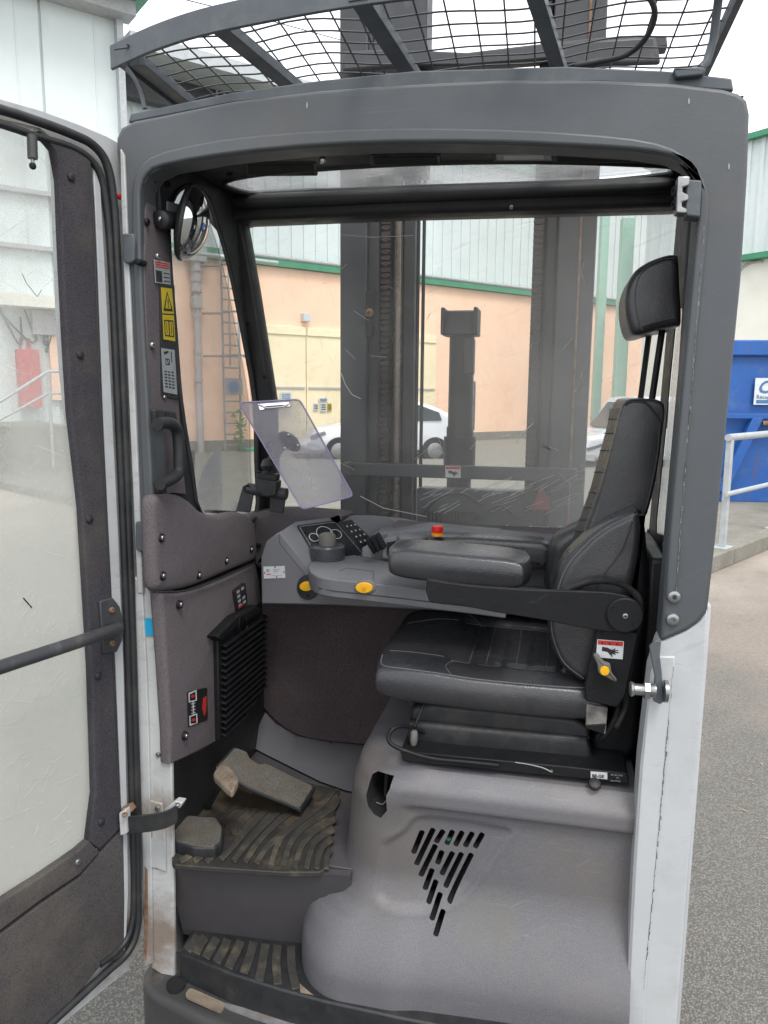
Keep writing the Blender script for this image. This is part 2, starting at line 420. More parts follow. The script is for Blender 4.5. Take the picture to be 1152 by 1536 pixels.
M['white'] = material('white_paint', '#c0c2c3', '#b4b7b8', 5, .38, .1, 200, dirt='#8d8879', dirt_amt=.5, ds=14, scratch=('#77756f', (22, 22, 90), .35), streak=('#8a6a48', (30, 30, 5), .60, .5), spots=((-.855, 1.43, .40, .14, '#6b5238', .7), (-.84, 1.43, .72, .07, '#7a5f44', .5)))
M['whitec'] = material('clean_white_paint', '#bfc2c5', '#b6b9bc', 4, .35, .06, 200, dirt='#9b9a92', dirt_amt=.3, ds=9, scratch=('#9a9a96', (16, 16, 120), .35))
M['seam'] = material('cracked_sealant', '#2a2926', '#8f8f8b', 60, .8)
M['steel'] = material('zinc_steel', '#a9abab', '#8d8f8f', 30, .32, .15, 200, metal=.85)
M['wornb'] = material('worn_black_bracket', '#2a2a2b', '#a09c96', 22, .5, .3, 120)
M['bump'] = material('dirty_black_bumper', '#3a3a3b', '#323233', 6, .6, .4, 200, dirt='#7b6c55', dirt_amt=.65, ds=5)
M['sillm'] = material('worn_sill_metal', '#85868a', '#6d6e70', 30, .6, .3, 150, dirt='#6b5238', dirt_amt=.7, ds=12)
M['rust'] = material('rusty_steel', '#6b4530', '#8d7a66', 40, .8, .6, 160)
M['chrome'] = material('chrome', '#e6e8ea', '#dfe1e4', 4, .05, 0, metal=1)
M['red'] = material('red_plastic', '#d8241c', '#c81f18', 10, .35)
M['redd'] = material('faded_red_plate', '#9a3a30', '#7c342c', 20, .5)
M['orange'] = material('orange_plastic', '#f09a1a', None, 10, .35)
M['yellow'] = material('yellow_plastic', '#efb816', '#e6ad10', 12, .35)
M['yellows'] = material('yellow_sticker', '#c9b218', '#b9a214', 20, .5)
M['labelw'] = material('white_sticker', '#cdd0d2', '#c2c5c8', 30, .4)
M['labelg'] = material('grey_sticker', '#9ea4a8', '#92989c', 40, .45, dirt='#7d8083', dirt_amt=.5, ds=50)
M['labelr'] = material('red_print', '#c3302a', None, 30, .5)
M['ink'] = material('black_print', '#1d1d1f', None, 30, .5)
M['cyan'] = material('cyan_sticker', '#1fa3d0', '#1c9bc8', 20, .4)
M['mast'] = material('mast_steel', '#3d3e42', '#35363a', 5, .5, .2, 120, dirt='#6a655e', dirt_amt=.35, ds=8, scratch=('#77797b', (20, 20, 6), .25))
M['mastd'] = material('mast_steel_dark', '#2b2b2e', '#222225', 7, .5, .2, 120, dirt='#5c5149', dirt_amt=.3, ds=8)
M['chain'] = material('greased_chain', '#4a3f38', '#332d2a', 60, .6, .4, 90, metal=.3)
M['cyl'] = material('cylinder_steel', '#8c8177', '#6e655e', 5, .3, .1, 80, metal=.5)
M['dark'] = material('dark_void', '#111112', None, 10, .9)  # near-black standing in for unlit depth in pockets, bores and holes
M['screen'] = material('display_panel', '#232529', '#1f2124', 20, .3, .05, 200)
M['knob'] = material('worn_grey_knob', '#6b6a66', '#5d5b56', 30, .7, .4, 300)
M['knobtop'] = material('glossy_black_knob', '#45484d', '#3c3f44', 20, .28)

# ================================================================ SETTING
AZ = 41.0
FD = V((math.sin(math.radians(AZ)), math.cos(math.radians(AZ)), 0))      # direction of the yard's facades
FN = V((FD.y, -FD.x, 0))                                                      # their outward normal
UPV = V((0, 0, 1))
def Pdepth(u, v, d): return CAM+ray(u, v)*(d/FPX)
def gpt(u, v): return PZ(0).p(u, v)

def ground_material():
    m = bpy.data.materials.new('asphalt'); m.use_nodes = True; t = m.node_tree; N = t.nodes; L = t.links; b = N['Principled BSDF']
    tc = N.new('ShaderNodeTexCoord'); co = tc.outputs['Object']
    def noise(s, d=5, r=.6):
        n = N.new('ShaderNodeTexNoise'); n.inputs['Scale'].default_value = s; n.inputs['Detail'].default_value = d; n.inputs['Roughness'].default_value = r; L.new(co, n.inputs['Vector']); return n.outputs['Fac']
    def mr(s, a, c, lo=0, hi=1):
        r = N.new('ShaderNodeMapRange'); r.inputs['From Min'].default_value = a; r.inputs['From Max'].default_value = c; r.inputs['To Min'].default_value = lo; r.inputs['To Max'].default_value = hi; L.new(s, r.inputs['Value']); return r.outputs[0]
    def mix(f, a, c, mode='MIX'):
        n = N.new('ShaderNodeMix'); n.data_type = 'RGBA'; n.blend_type = mode; L.new(f, n.inputs[0]) if not isinstance(f, float) else setattr(n.inputs[0], 'default_value', f)
        for i, q in ((6, a), (7, c)):
            if isinstance(q, tuple): n.inputs[i].default_value = q
            else: L.new(q, n.inputs[i])
        return n.outputs[2]
    vo = N.new('ShaderNodeTexVoronoi'); vo.inputs['Scale'].default_value = 150; L.new(co, vo.inputs['Vector'])
    sp = N.new('ShaderNodeSeparateColor'); L.new(vo.outputs['Color'], sp.inputs[0])
    stones = mix(mr(sp.outputs[0], 0, 1), lin('#565552'), lin('#87857f'))
    stones = mix(mr(sp.outputs[1], 0.90, .94, 0, .35), stones, lin('#a88f78'))
    stones = mix(mr(vo.outputs['Distance'], .35, .62, 0, .75), stones, lin('#3a3936'))
    big = mix(mr(noise(.35, 6), .4, .6), lin('#6f6e6a'), lin('#777470'))
    out = mix(.35, stones, big)
    # worn reddish patch of yard by the kerb
    sx = N.new('ShaderNodeSeparateXYZ'); L.new(co, sx.inputs[0])
    ma = N.new('ShaderNodeMath'); ma.operation = 'ADD'; L.new(sx.outputs[1], ma.inputs[0]); L.new(mr(noise(.8, 6), .3, .7, -1.2, 1.2), ma.inputs[1])
    redf = mr(ma.outputs[0], 3.4, 5.5, 0, .7)
    out = mix(redf, out, mix(mr(noise(40, 5), .35, .65), lin('#94897f'), lin('#82776e')))
    out = mix(mr(ma.outputs[0], 6, 11, 0, .8), out, mix(mr(noise(5, 6), .35, .65), lin('#c3baad'), lin('#aea598')))
    out = mix(mr(noise(1.7, 7, .7), .56, .66, 0, .3), out, lin('#5b5a57'))
    out = mix(mr(noise(7, 8, .75), .6, .75, 0, .35), out, lin('#a39c8e'))
    L.new(out, b.inputs['Base Color']); b.inputs['Roughness'].default_value = .85; b.inputs['Specular IOR Level'].default_value = .25
    bp = N.new('ShaderNodeBump'); bp.inputs['Strength'].default_value = .8; bp.inputs['Distance'].default_value = .004; bp.invert = True; L.new(vo.outputs['Distance'], bp.inputs['Height'])
    L.new(bp.outputs[0], b.inputs['Normal']); return m
g = mk('ground', [(-300, -100, 0), (300, -100, 0), (300, 500, 0), (-300, 500, 0)], [(0, 1, 2, 3)], ground_material(), None, 0)
g['kind'] = 'structure'

DK = 1.0
M['cladw'] = material('white_cladding', '#cfd7d6', '#c7d0cf', 1.2, .6, dirt='#bcc7c5', dirt_amt=.3, ds=1.5, streak=('#b4bfbc', (3, 3, .4), .58, .35))
M['cream'] = material('cream_render', '#e6e5da', '#deddd2', .8, .8, .3, 40, dirt='#c4c2b6', dirt_amt=.3, ds=1.2)
M['peach'] = material('peach_render', '#f3cdb2', '#eec5a9', .8, .85, .4, 30, dirt='#d3ab90', dirt_amt=.35, ds=1.3, streak=('#cda68c', (4, 4, .5), .58, .3))
M['greenhaze'] = material('haze_lightened_green', '#a9cdbd', '#a0c4b3', 3, .5)  # column green lightened, windscreen haze put into the colour
M['green'] = material('green_trim', '#3f8a68', '#377c5d', 3, .5)
M['door_cream'] = material('cream_door_paint', '#ecdebd', '#e6d6b2', 1, .6, dirt='#c7ad84', dirt_amt=.3, ds=3)
M['galv'] = material('galvanised_steel', '#b0b5b6', '#a0a5a7', 12, .5, .2, 60, metal=.2)
M['ladder'] = material('weathered_galvanised', '#8b9093', '#7c8184', 12, .6, .2, 60)
M['pipe'] = material('grey_pipe', '#b0b0b2', '#a4a4a6', 8, .6, dirt='#77736e', dirt_amt=.4, ds=6)
M['blue'] = material('blue_paint', '#1d549b', '#184a8c', 3, .5, .1, 60, dirt='#4f6f99', dirt_amt=.6, ds=3, streak=('#5e4436', (7, 7, 1.6), .60, .8))
M['concrete'] = material('concrete', '#8f8c84', '#7c796f', 4, .9, .7, 80, fine='#66635a', fs=160, dirt='#5a5a48', dirt_amt=.45, ds=3)
M['carw'] = material('car_white', '#d2d5d9', '#cdd0d4', 1, .25, coat=.6)
M['glassd'] = material('car_glass', '#3b4348', '#343b40', 3, .08, spec=.8)
M['tyre'] = material('tyre_rubber', '#232325', None, 10, .8)
M['sign'] = material('sign_white', '#c9cfd2', None, 20, .5)
M['signb'] = material('sign_blue', '#3d6d9c', None, 20, .5)
M['green_plant'] = material('leaf_green', '#5d8f5a', '#4a7c48', 10, .6)
M['straw'] = material('dry_leaf', '#a89a7c', '#8a7a5c', 10, .8)
M['rednotice'] = material('red_cabinet_paint', '#c02c34', None, 10, .5)

def facade(o, d, x0, x1, z0, z1, name, mat, parent, th=.2, rib=None, ribd=.03):
    """vertical wall from o + d*x0 to o + d*x1; with standing ribs every rib metres"""
    n = V((d.y, -d.x, 0)); m = MB()
    c = o+d*(x0+x1)/2+UPV*(z0+z1)/2-n*th/2
    m.box(c, (x1-x0, th, z1-z0), (d, -n, UPV))
    if rib:
        x = x0+rib/2
        while x < x1:
            m.box(o+d*x+UPV*(z0+z1)/2+n*ribd/2, (rib*.22, ribd, z1-z0-.01), (d, -n, UPV)); x += rib
    return m.build(name, mat, parent, 30)
def on(o, d, x, z, out=0): return o+d*x+UPV*z+V((d.y, -d.x, 0))*out
def fx(o, d, u, v):
    """facade coordinates of a traced pixel"""
    n = V((d.y, -d.x, 0)); q = Pl(o, n).p(u, v); return (q-o).dot(d), q.z

# ---- peach workshop
PO = gpt(335, 683)
A = thing('peach_workshop', 'long peach rendered workshop with ribbed white upper cladding and green trim, seen through the windscreen', 'building', PO)
x0 = -2.6; zt = fx(PO, FD, 300, 383)[1]; zt = 4.95
facade(PO, FD, x0, 34, 0, zt, 'wall', M['peach'], A, .3)
facade(PO, FD, x0, 34, zt+.3, 8.8, 'cladding', M['cladw'], A, .3, .38, .035)
m = MB(); m.box(on(PO, FD, (x0+34)/2, zt+.14, -.05), (34-x0, .42, .26), (FD, -FN, UPV)); m.build('green_trim', M['green'], A, 30)
m = MB(); m.box(on(PO, FD, (x0+34)/2, 8.95, -.05), (34-x0, .5, .3), (FD, -FN, UPV)); m.build('roof_edge', M['green'], A, 30)
m = MB(); m.box(on(PO, FD, (x0+34)/2, 4.4, -12.3), (34-x0, 24, 8.6), (FD, -FN, UPV)); m.build('building_body', M['cladw'], A, 30)
m = MB(); m.box(on(PO, FD, (x0+34)/2, .2, .03), (34-x0, .1, .4), (FD, -FN, UPV)); m.build('plinth', M['concrete'], A, 30)
# big cream sliding doors
a0, az = fx(PO, FD, 392, 487); a1, _ = fx(PO, FD, 560, 505); a2 = fx(PO, FD, 456, 500)[0]; a3 = a1+(a1-a2)
for k, (p, q) in enumerate(((a0, a2), (a2+.03, a3))):
    m = MB(); m.box(on(PO, FD, (p+q)/2, az/2, .04), (q-p, .08, az), (FD, -FN, UPV))
    m.box(on(PO, FD, (p+q)/2, az-.12, .1), (q-p-.02, .04, .2), (FD, -FN, UPV))
    d = m.build('sliding_door', M['door_cream'], A, 30)
    m = MB(); m.box(on(PO, FD, (p+q)/2, az*.52, .10), (q-p-.1, .03, .05), (FD, -FN, UPV)); m.build('door_rail', M['pipe'], d)
m = MB(); m.tube([on(PO, FD, a0-.3, az+1.75, .15), on(PO, FD, 30, az+1.75, .15)], .05, 8); m.build('conduit', M['pipe'], A)
m = MB(); q = fx(PO, FD, 456, 485); m.box(on(PO, FD, q[0], q[1]+.15, .1), (.22, .2, .2), (FD, -FN, UPV)); m.build('wall_lamp', M['sign'], A)
for (u0, v0, u1, v1, mt) in ((417, 588, 434, 600, 'signb'), (475, 597, 488, 602, 'signb'), (467, 605, 474, 615, 'sign'), (477, 604, 486, 617, 'sign'), (488, 605, 494, 616, 'yellows')):
    p, z1 = fx(PO, FD, u0, v0); q, z2 = fx(PO, FD, u1, v1)
    s = MB(); s.box(on(PO, FD, (p+q)/2, (z1+z2)/2, .115), (abs(q-p), .02, abs(z1-z2)), (FD, -FN, UPV)); b = s.build('notice', M['sign' if mt == 'signb' else mt], A)
    s = MB()
    for k in range(3): s.box(on(PO, FD, (p+q)/2, z1+(z2-z1)*(.25+.25*k), .13), (abs(q-p)*.75, .01, abs(z1-z2)*.1), (FD, -FN, UPV))
    s.build('print', M['signb' if mt == 'signb' else 'ink'], b)
# drainpipe with hopper
pu, pz = fx(PO, FD, 289, 385)
D = thing('drainpipe', 'grey rainwater downpipe with box hopper on the peach wall left of the caged ladder', 'drainpipe', on(PO, FD, pu, 0, .12))
base = on(PO, FD, pu, 0, .16)
tube('pipe', [base+UPV*.0, base+UPV*(5.0)], .085, M['pipe'], D, 12)
tube('upper_pipe', [base+UPV*4.15, base+UPV*4.9], .12, M['pipe'], D, 12)
for z in (1.9, 2.6, 3.5, 4.1, 4.35, 4.6): tube('collar', [base+UPV*z, base+UPV*(z+.07)], .115 if z < 4 else .15, M['pipe'], D, 12)
box('valve', base+UPV*3.85, (.24, .24, .3), M['galv'], D, .02, (FD, -FN, UPV))
box('hopper', base+UPV*5.0, (.5, .3, .36), M['galv'], D, .02, (FD, -FN, UPV))
# caged ladder
lu0, _ = fx(PO, FD, 324, 600); lu1, _ = fx(PO, FD, 348, 600)
LB = on(PO, FD, (lu0+lu1)/2, 0, .5); lw = (lu1-lu0)/2; cg = .5
Ld = thing('caged_ladder', 'grey galvanised caged roof ladder standing against the peach wall', 'ladder', LB)
for s in (-1, 1): tube('rail', [LB+FD*s*lw, LB+FD*s*lw+UPV*8.9], .03, M['ladder'], Ld, 8)
rm = None
z = .3
rv, rf = tube_geo([LB-FD*lw, LB+FD*lw], .024, 6)
rme = bpy.data.meshes.new('rung'); rme.from_pydata([tuple(v) for v in rv], [], rf); rme.materials.append(M['ladder'])
while z < 8.6:
    r = bpy.data.objects.new('rung', rme); r.location = (0, 0, z); link(r, Ld); z += .28
for z in (2.55, 3.6, 4.75, 5.9, 7.0, 8.1):
    hp = [LB+UPV*z+FD*math.cos(a)*lw*1.25+FN*(.12+math.sin(a)*.75) for a in [PI*k/14 for k in range(15)]]
    tube('cage_hoop', hp, .028, M['ladder'], Ld, 6)
    tube('wall_bracket', [LB+UPV*z-FD*lw, LB+UPV*z-FD*(lw+.35)-FN*.4], .03, M['ladder'], Ld, 6)
for a in (.15, .32, .5, .68, .85):
    p = FD*math.cos(a*PI)*lw*1.25+FN*(.12+math.sin(a*PI)*.75); tube('cage_strap', [LB+p+UPV*2.3, LB+p+UPV*8.6], .022, M['ladder'], Ld, 6)
box('sign_plate', LB+UPV*1.62*1.1+FN*.06, (lw*2.3, .03, .42), M['ladder'], Ld, .003, (FD, -FN, UPV))
lathe('blue_disc', [(.15, 0), (.15, .01)], M['signb'], LB+UPV*1.78+FN*.08, FN, Ld)
# horizontal pipe on brackets + small weeds by the foot of the ladder
tube('handrail_pipe', [on(PO, FD, -2.0, 4.9, .9), on(PO, FD, 1.2, 4.9, .9)], .05, M['galv'], A, 8)
m = MB(); cp = on(PO, FD, (lu0+lu1)/2+.75, 0, .5)
m.tube([cp, cp+UPV*2.6], .03, 6); m.box(cp+UPV*.1, (1.0, .5, .2), (FD, -FN, UPV)); tag(m.build('green_post', M['green'], None), 'thin green post on a low green base beside the ladder', 'post')
mm = MB()
for k in range(70):
    a = random.uniform(0, 2*PI); r_ = random.uniform(0, .3); c = LB+FD*.1+FN*.2+UPV*(.75+random.uniform(-.35, .4))+FD*math.cos(a)*r_*.6
    e = V((random.uniform(-1, 1), random.uniform(-1, 1), random.uniform(-.4, 1))).normalized()*.12; s = e.orthogonal().normalized()*.03
    mm.add([c, c+e*.5+s, c+e, c+e*.5-s], [(0, 1, 2, 3)])
mm.tube([LB+FD*.1+FN*.2, LB+FD*.1+FN*.2+UPV*1.1], .012, 5)
tag(mm.build('climbing_weed', M['green_plant'], None, 0), 'spindly green weed growing up the lower rungs of the ladder', 'weed')

# ---- white panelled warehouse on the left
WO = PO-FD*3.2+FN*.9
zt2 = (lambda n: Pl(WO, n).p(200, 22).z)(FN)
W = thing('white_warehouse', 'tall white panelled warehouse with green roof trim at the left', 'building', WO)
facade(WO, FD, -30, .6, 0, zt2, 'wall', M['cladw'], W, .4)
pan = bpy.data.meshes.new('wall_panel'); pw = 1.55
bmv = MB(); bmv.box((0, 0, 0), (1.5, .05, 4.5), (FD, -FN, UPV))
k = 0
for i in range(13):
    for j in range(2):
        z = [2.55, (4.63+zt2)/2][j]; hh = [4.1, zt2-4.67][j]
        if j == 0 and i < 0: continue
        key = (hh,)
        if k == 0 or hh != last:
            q = MB(); q.box((0, 0, 0), (1.50, .05, hh), (FD, -FN, UPV)); q.box(FD*.3-(-FN)*.03, (.03, .02, hh-.02), (FD, -FN, UPV))
            o = q.build('wall_panel', M['cladw'], W, 30, .008); pme = o.data; o.location = on(WO, FD, -.25-i*1.55, z, .03); last = hh
        else:
            o = bpy.data.objects.new('wall_panel', pme); o.location = on(WO, FD, -.25-i*1.55, z, .03); link(o, W)
            b_ = o.modifiers.new('bevel', 'BEVEL'); b_.width = .008; b_.limit_method = 'ANGLE'
        k += 1
m = MB(); m.box(on(WO, FD, -14.6, zt2+.12, .5), (31, 1.2, .16), (FD, -FN, UPV)); m.box(on(WO, FD, .95, zt2+.9, .5), (.14, 1.2, 1.7), (FD, -FN, UPV)); m.build('roof_trim', M['green'], W, 30)
m = MB(); m.box(on(WO, FD, -14.6, zt2+.95, .45), (30.9, 1.2, 1.45), (FD, -FN, UPV)); m.build('roof_fascia', M['cladw'], W, 30)
m = MB(); m.box(on(WO, FD, -14.6, zt2-.12, .3), (30.8, .5, .28), (FD, -FN, UPV)); m.build('roof_beam', M['pipe'], W, 30)
m = MB(); m.box(on(WO, FD, .55, zt2/2, .1), (.14, .3, zt2), (FD, -FN, UPV)); m.build('corner_post', M['galv'], W, 30)
for (u, v) in ((40, 289), (40, 372)):
    _, z = fx(WO, FD, u, v); m = MB(); m.box(on(WO, FD, -15, z, .12), (30, .14, .09), (FD, -FN, UPV)); m.build('ledge', M['pipe'], W, 30)
x, z = fx(WO, FD, 70, 457); m = MB(); m.box(on(WO, FD, x, z, .35), (2.1, .6, .25), (FD, -FN, UPV)); m.build('canopy', M['cream'], W, 30)
x, z = fx(WO, FD, 62, 485); m = MB(); m.box(on(WO, FD, x, z, .15), (.45, .2, .5), (FD, -FN, UPV)); m.build('junction_box', M['pipe'], W, 30)
m = MB()
for k in range(5):
    m.tube(sm([on(WO, FD, x+random.uniform(-.9, .9), z+.25, .12), on(WO, FD, x+random.uniform(-.5, .5), z-.4-random.random()*.3, .15), on(WO, FD, x+random.uniform(-.8, .8), z+.1, .12)], 6, False), .02, 5)
m.build('cable', M['blacksteel'], W)
x0_, z0_ = fx(WO, FD, 70, 492); x1_, z1_ = fx(WO, FD, 103, 600)
m = MB(); m.box(on(WO, FD, (x0_+x1_)/2+.6, (z0_+z1_)/2, .09), (x1_-x0_+1.2, .12, z0_-z1_), (FD, -FN, UPV)); m.build('peach_door', M['peach'], W, 30)
x, z = fx(WO, FD, 40, 568); m = MB(); m.box(on(WO, FD, x, z, .2), (.42, .3, 1.2), (FD, -FN, UPV)); tag(m.build('fire_cabinet', M['rednotice'], None, 30, .01), 'tall red fire cabinet on the white warehouse wall, hazy behind the open door window', 'fire cabinet')
x, z = fx(WO, FD, 36, 518); m = MB(); m.box(on(WO, FD, x, z, .08), (.22, .03, .3), (FD, -FN, UPV)); s = m.build('fire_sign', M['labelr'], None, 30); tag(s, 'small red and white notice above the fire cabinet', 'sign')
m = MB(); m.box(on(WO, FD, x-.03, z, .1), (.09, .01, .2), (FD, -FN, UPV)); m.build('print', M['sign'], s)
# loading dock with railing
dz = 1.0
m = MB(); m.box(on(WO, FD, -9.5, dz/2, 1.2), (16, 2.4, dz), (FD, -FN, UPV)); dk = m.build('loading_dock', M['concrete'], None, 30, .02); tag(dk, 'low concrete loading dock along the white warehouse', 'loading dock')
RL = thing('dock_railing', 'thin grey two rail handrail sloping down beside the concrete dock', 'railing', on(WO, FD, -4, dz, 2.3))
def dockpt(u, v): return Pl(on(WO, FD, 0, 0, 2.5), FN).p(u, v)
tube('top_rail', [dockpt(-60, 640), dockpt(72, 557), dockpt(104, 557)], .03, M['galv'], RL, 8)
tube('lower_rail', [dockpt(-60, 662), dockpt(72, 590), dockpt(104, 590)], .025, M['galv'], RL, 8)
for u, v in ((-20, 614), (72, 557)): q = dockpt(u, v); tube('post', [q, V((q.x, q.y, .2))], .03, M['galv'], RL, 8)

# grey canopy roof between the buildings, seen through the guard mesh
c = on(WO, FD, 2.9, Pl(WO, FN).p(322, 112).z, -.6)
CP = thing('yard_canopy', 'grey canopy roof fixed to the white warehouse, high behind the wire mesh guard', 'canopy', c)
m = MB(); m.box(c, (4.6, 2.6, .3), (FD, -FN, UPV)); m.build('canopy_roof', M['galv'], CP, 30)
m = MB(); m.box(c-UPV*.45, (4.4, .3, .6), (FD, -FN, UPV)); m.build('canopy_beam', M['mast'], CP, 30)
m = MB(); m.box(c+FD*.6-UPV*1.3, (2.6, .2, .35), (FD, -FN, UPV)); m.build('green_beam', M['green'], CP, 30)
for s in (-2.1, 0, 2.1):
    q = c+FD*s; tube('post', [V((q.x, q.y, 8.0)), q], .09, M['galv'], CP, 8)
t_ = tube('overhead_cable', [Pdepth(200, -20, 25), Pdepth(420, 35, 30), Pdepth(620, 90, 35)], .02, M['black'], None); tag(t_, 'thin black cable slung across the sky above the guard', 'cable')

# ---- building at right, perpendicular to the others
RD = V((math.sin(math.radians(-47)), math.cos(math.radians(-47)), 0))
RO = Pdepth(1110, 592, 19); RO.z = 0
rn = V((RD.y, -RD.x, 0))
if rn.dot(CAM-RO) < 0: rn = -rn
B = thing('cream_warehouse', 'cream rendered warehouse with ribbed white cladding and green edges, behind the blue container', 'building', RO)
def rz(u, v): return Pl(RO, rn).p(u, v)
zb, ztp = rz(1120, 388).z, rz(1125, 209).z
m = MB(); m.box(RO-RD*6+rn*-.15+UPV*zb/2, (18, .3, zb), (RD, rn, UPV)); m.build('wall', M['cream'], B, 30)
m = MB(); m.box(RO-RD*6-rn*.1+UPV*(zb+ztp)/2, (18, .3, ztp-zb-.1), (RD, rn, UPV))
x = -15
while x < 3: m.box(RO+RD*x+rn*.07+UPV*(zb+ztp)/2, (.09, .04, ztp-zb-.12), (RD, rn, UPV)); x += .33
m.build('cladding', M['cladw'], B, 30)
for z in (zb, ztp): m = MB(); m.box(RO-RD*6+rn*.05+UPV*z, (18.2, .4, .13), (RD, rn, UPV)); m.build('green_trim', M['green'], B, 30)
q = rz(1108, 420); m = MB(); m.tube(sm([rz(1100, 450), rz(1108, 410), rz(1125, 395), rz(1145, 392)], 5, False), .04, 6); m.build('gutter_pipe', M['pipe'], B)
m = MB(); m.box(RO-RD*6-rn*4+UPV*ztp/2, (17.9, 7.3, ztp-.1), (RD, rn, UPV)); m.build('building_body', M['cladw'], B, 30)
# green columns seen through the right of the windscreen
for (u0, u1, vt, vb, dd) in ((903, 915, 300, 440, 23.5), (933, 951, 328, 430, 22)):
    a = Pdepth(u0, vt, dd); b_ = Pdepth(u1, vt, dd); c_ = Pdepth(u0, vb, dd); wd = (b_-a).length
    m = MB(); m.box(V(((a.x+b_.x)/2, (a.y+b_.y)/2, a.z/2)), (wd, .3, a.z), (R0, V((F0.x, F0.y, 0)).normalized(), UPV))
    tag(m.build('green_column', M['greenhaze'], None, 30, .01), 'wide green steel column in front of the peach wall' if wd > .28 else 'narrow green steel column behind the right mast upright', 'column')

# ---- blue container
CD = V((math.sin(math.radians(82)), math.cos(math.radians(82)), 0)); cn = V((CD.y, -CD.x, 0))
CO = Pdepth(1083, 592, 10.9); CO.z = 0
BC = thing('blue_skip', 'large blue steel skip container with ribs and a company sign at the right', 'container', CO)
cpl = Pl(CO, cn)
h0, h1 = .12, 2.42
m = MB(); m.box(CO+CD*3-cn*.95+UPV*(h0+h1)/2, (6.0, 1.8, h1-h0), (CD, -cn, UPV)); m.build('body', M['blue'], BC, 30, .02)
m = MB(); m.box(CO+CD*3-cn*.95+UPV*(h1-.1), (6.12, 1.96, .22), (CD, -cn, UPV)); m.build('top_rail', M['blue'], BC, 30, .02)
for x in (.0, 1.0, 2.2, 3.4):
    q = [CO+CD*(x+.0)+cn*.0+UPV*.3, CO+CD*(x+.14)+cn*0+UPV*.3, CO+CD*(x+.55)+UPV*1.35, CO+CD*(x+.41)+UPV*1.35]
    prism('rib', q, cn*.12, M['blue'], BC, bevel=.006)
m = MB(); m.box(CO+CD*3+cn*.04+UPV*1.37, (6.0, .08, .07), (CD, -cn, UPV)); m.build('side_rail', M['blue'], BC, 30, .006)
tube('rusty_hook', [CO+CD*.55+cn*.1+UPV*1.27, CO+CD*1.0+cn*.14+UPV*1.30], .035, M['rust'], BC, 8)
m = MB(); m.box(CO+CD*3-cn*.95+UPV*.08, (5.6, 1.2, .16), (CD, -cn, UPV)); m.build('skid', M['dark'], BC, 30)
a = cpl.p(1133, 567); b_ = cpl.p(1133, 607); hh = a.z-b_.z
sg = Quad(a+cn*.012, a+CD*1.1+cn*.012, a+CD*1.1-UPV*hh+cn*.012, a-UPV*hh+cn*.012)
s = sg.poly('company_sign', SQ, 0, M['sign'], BC, .01)
txt('lettering', 'Co', a+CD*.03-UPV*hh*.55+cn*.016, CD, UPV, hh*.66, M['signb'], s, shear=.3, bold=.02, ext=.002)
txt('small_lettering', 'Récupération', a+CD*.03-UPV*hh*.77+cn*.016, CD, UPV, hh*.2, M['signb'], s, ext=.002)
sg.poly('phone_strip', rect(.03, .82, .9, .95), .003, M['signb'], s, .002)

# ---- kerb, pavement and guard rail at right
ka, kb = gpt(1040, 872), gpt(1260, 780)
kd = (kb-ka).normalized(); kn = V((-kd.y, kd.x, 0))
if kn.y < 0: kn = -kn
kx0, kx1 = -1.2, 18
kf = ka-kd*.0
N_ = 16; kl = 1.0
for i in range(18):
    m = MB(); m.box(kf+kd*(i-.5)*1.0+kn*.09+UPV*.08, (.985, .18, .17), (kd, kn, UPV)); o = m.build('kerb_stone', M['concrete'], None, 30, .015)
    if i == 0: kroot = o; o['kind'] = 'structure'; o.name = 'kerb'
    else: o.parent = kroot
m = MB(); m.box(kf+kd*8+kn*7.18+UPV*.06, (20, 14, .14), (kd, kn, UPV)); o = m.build('pavement', M['concrete'], None, 30); o['kind'] = 'structure'
gl = thing('guard_rail', 'galvanised two rail guard rail on the kerb in front of the blue container', 'railing', Pdepth(1083, 822, 8.3))
rp = PZ(.15).p(1083, 822); rv_ = Pl(rp, kn)
for i in range(4):
    q = rp+kd*i*1.6; tp = rv_.p(1087, 657).z
    m = MB(); m.box(V((q.x, q.y, (tp+.15)/2)), (.06, .06, tp-.15), (kd, kn, UPV)); ps = m.build('post', M['galv'], gl, 30, .006)
    m = MB(); m.box(V((q.x, q.y, .158)), (.22, .16, .016), (kd, kn, UPV)); m.build('foot_plate', M['galv'], ps, 30, .003)
tube('top_rail', [V((rp.x, rp.y, tp))-kd*.06, V((rp.x, rp.y, tp))+kd*6], .035, M['galv'], gl, 10)
mz = rv_.p(1082, 741).z
tube('middle_rail', [V((rp.x, rp.y, mz))-kd*.12-kn*.045, V((rp.x, rp.y, mz))+kd*6-kn*.045], .024, M['galv'], gl, 10)

lf = MB(); rl_ = random.Random(5)
for k in range(60):
    u, v = rl_.uniform(1075, 1150), 840+rl_.random()**.7*420; p = gpt(u, v)+V((rl_.uniform(-.1, .5), 0, .004)); a = rl_.uniform(0, 6.3); l = rl_.uniform(.007, .02)
    if v < 900: p += kn*-.02
    d = V((math.cos(a), math.sin(a), .15))*l; s = V((-math.sin(a), math.cos(a), 0))*l*.22
    lf.add([p-d, p+s, p+d, p-s], [(0, 1, 2, 3)])
o = lf.build('leaf_litter', M['straw'], None, 0, stuff=True)
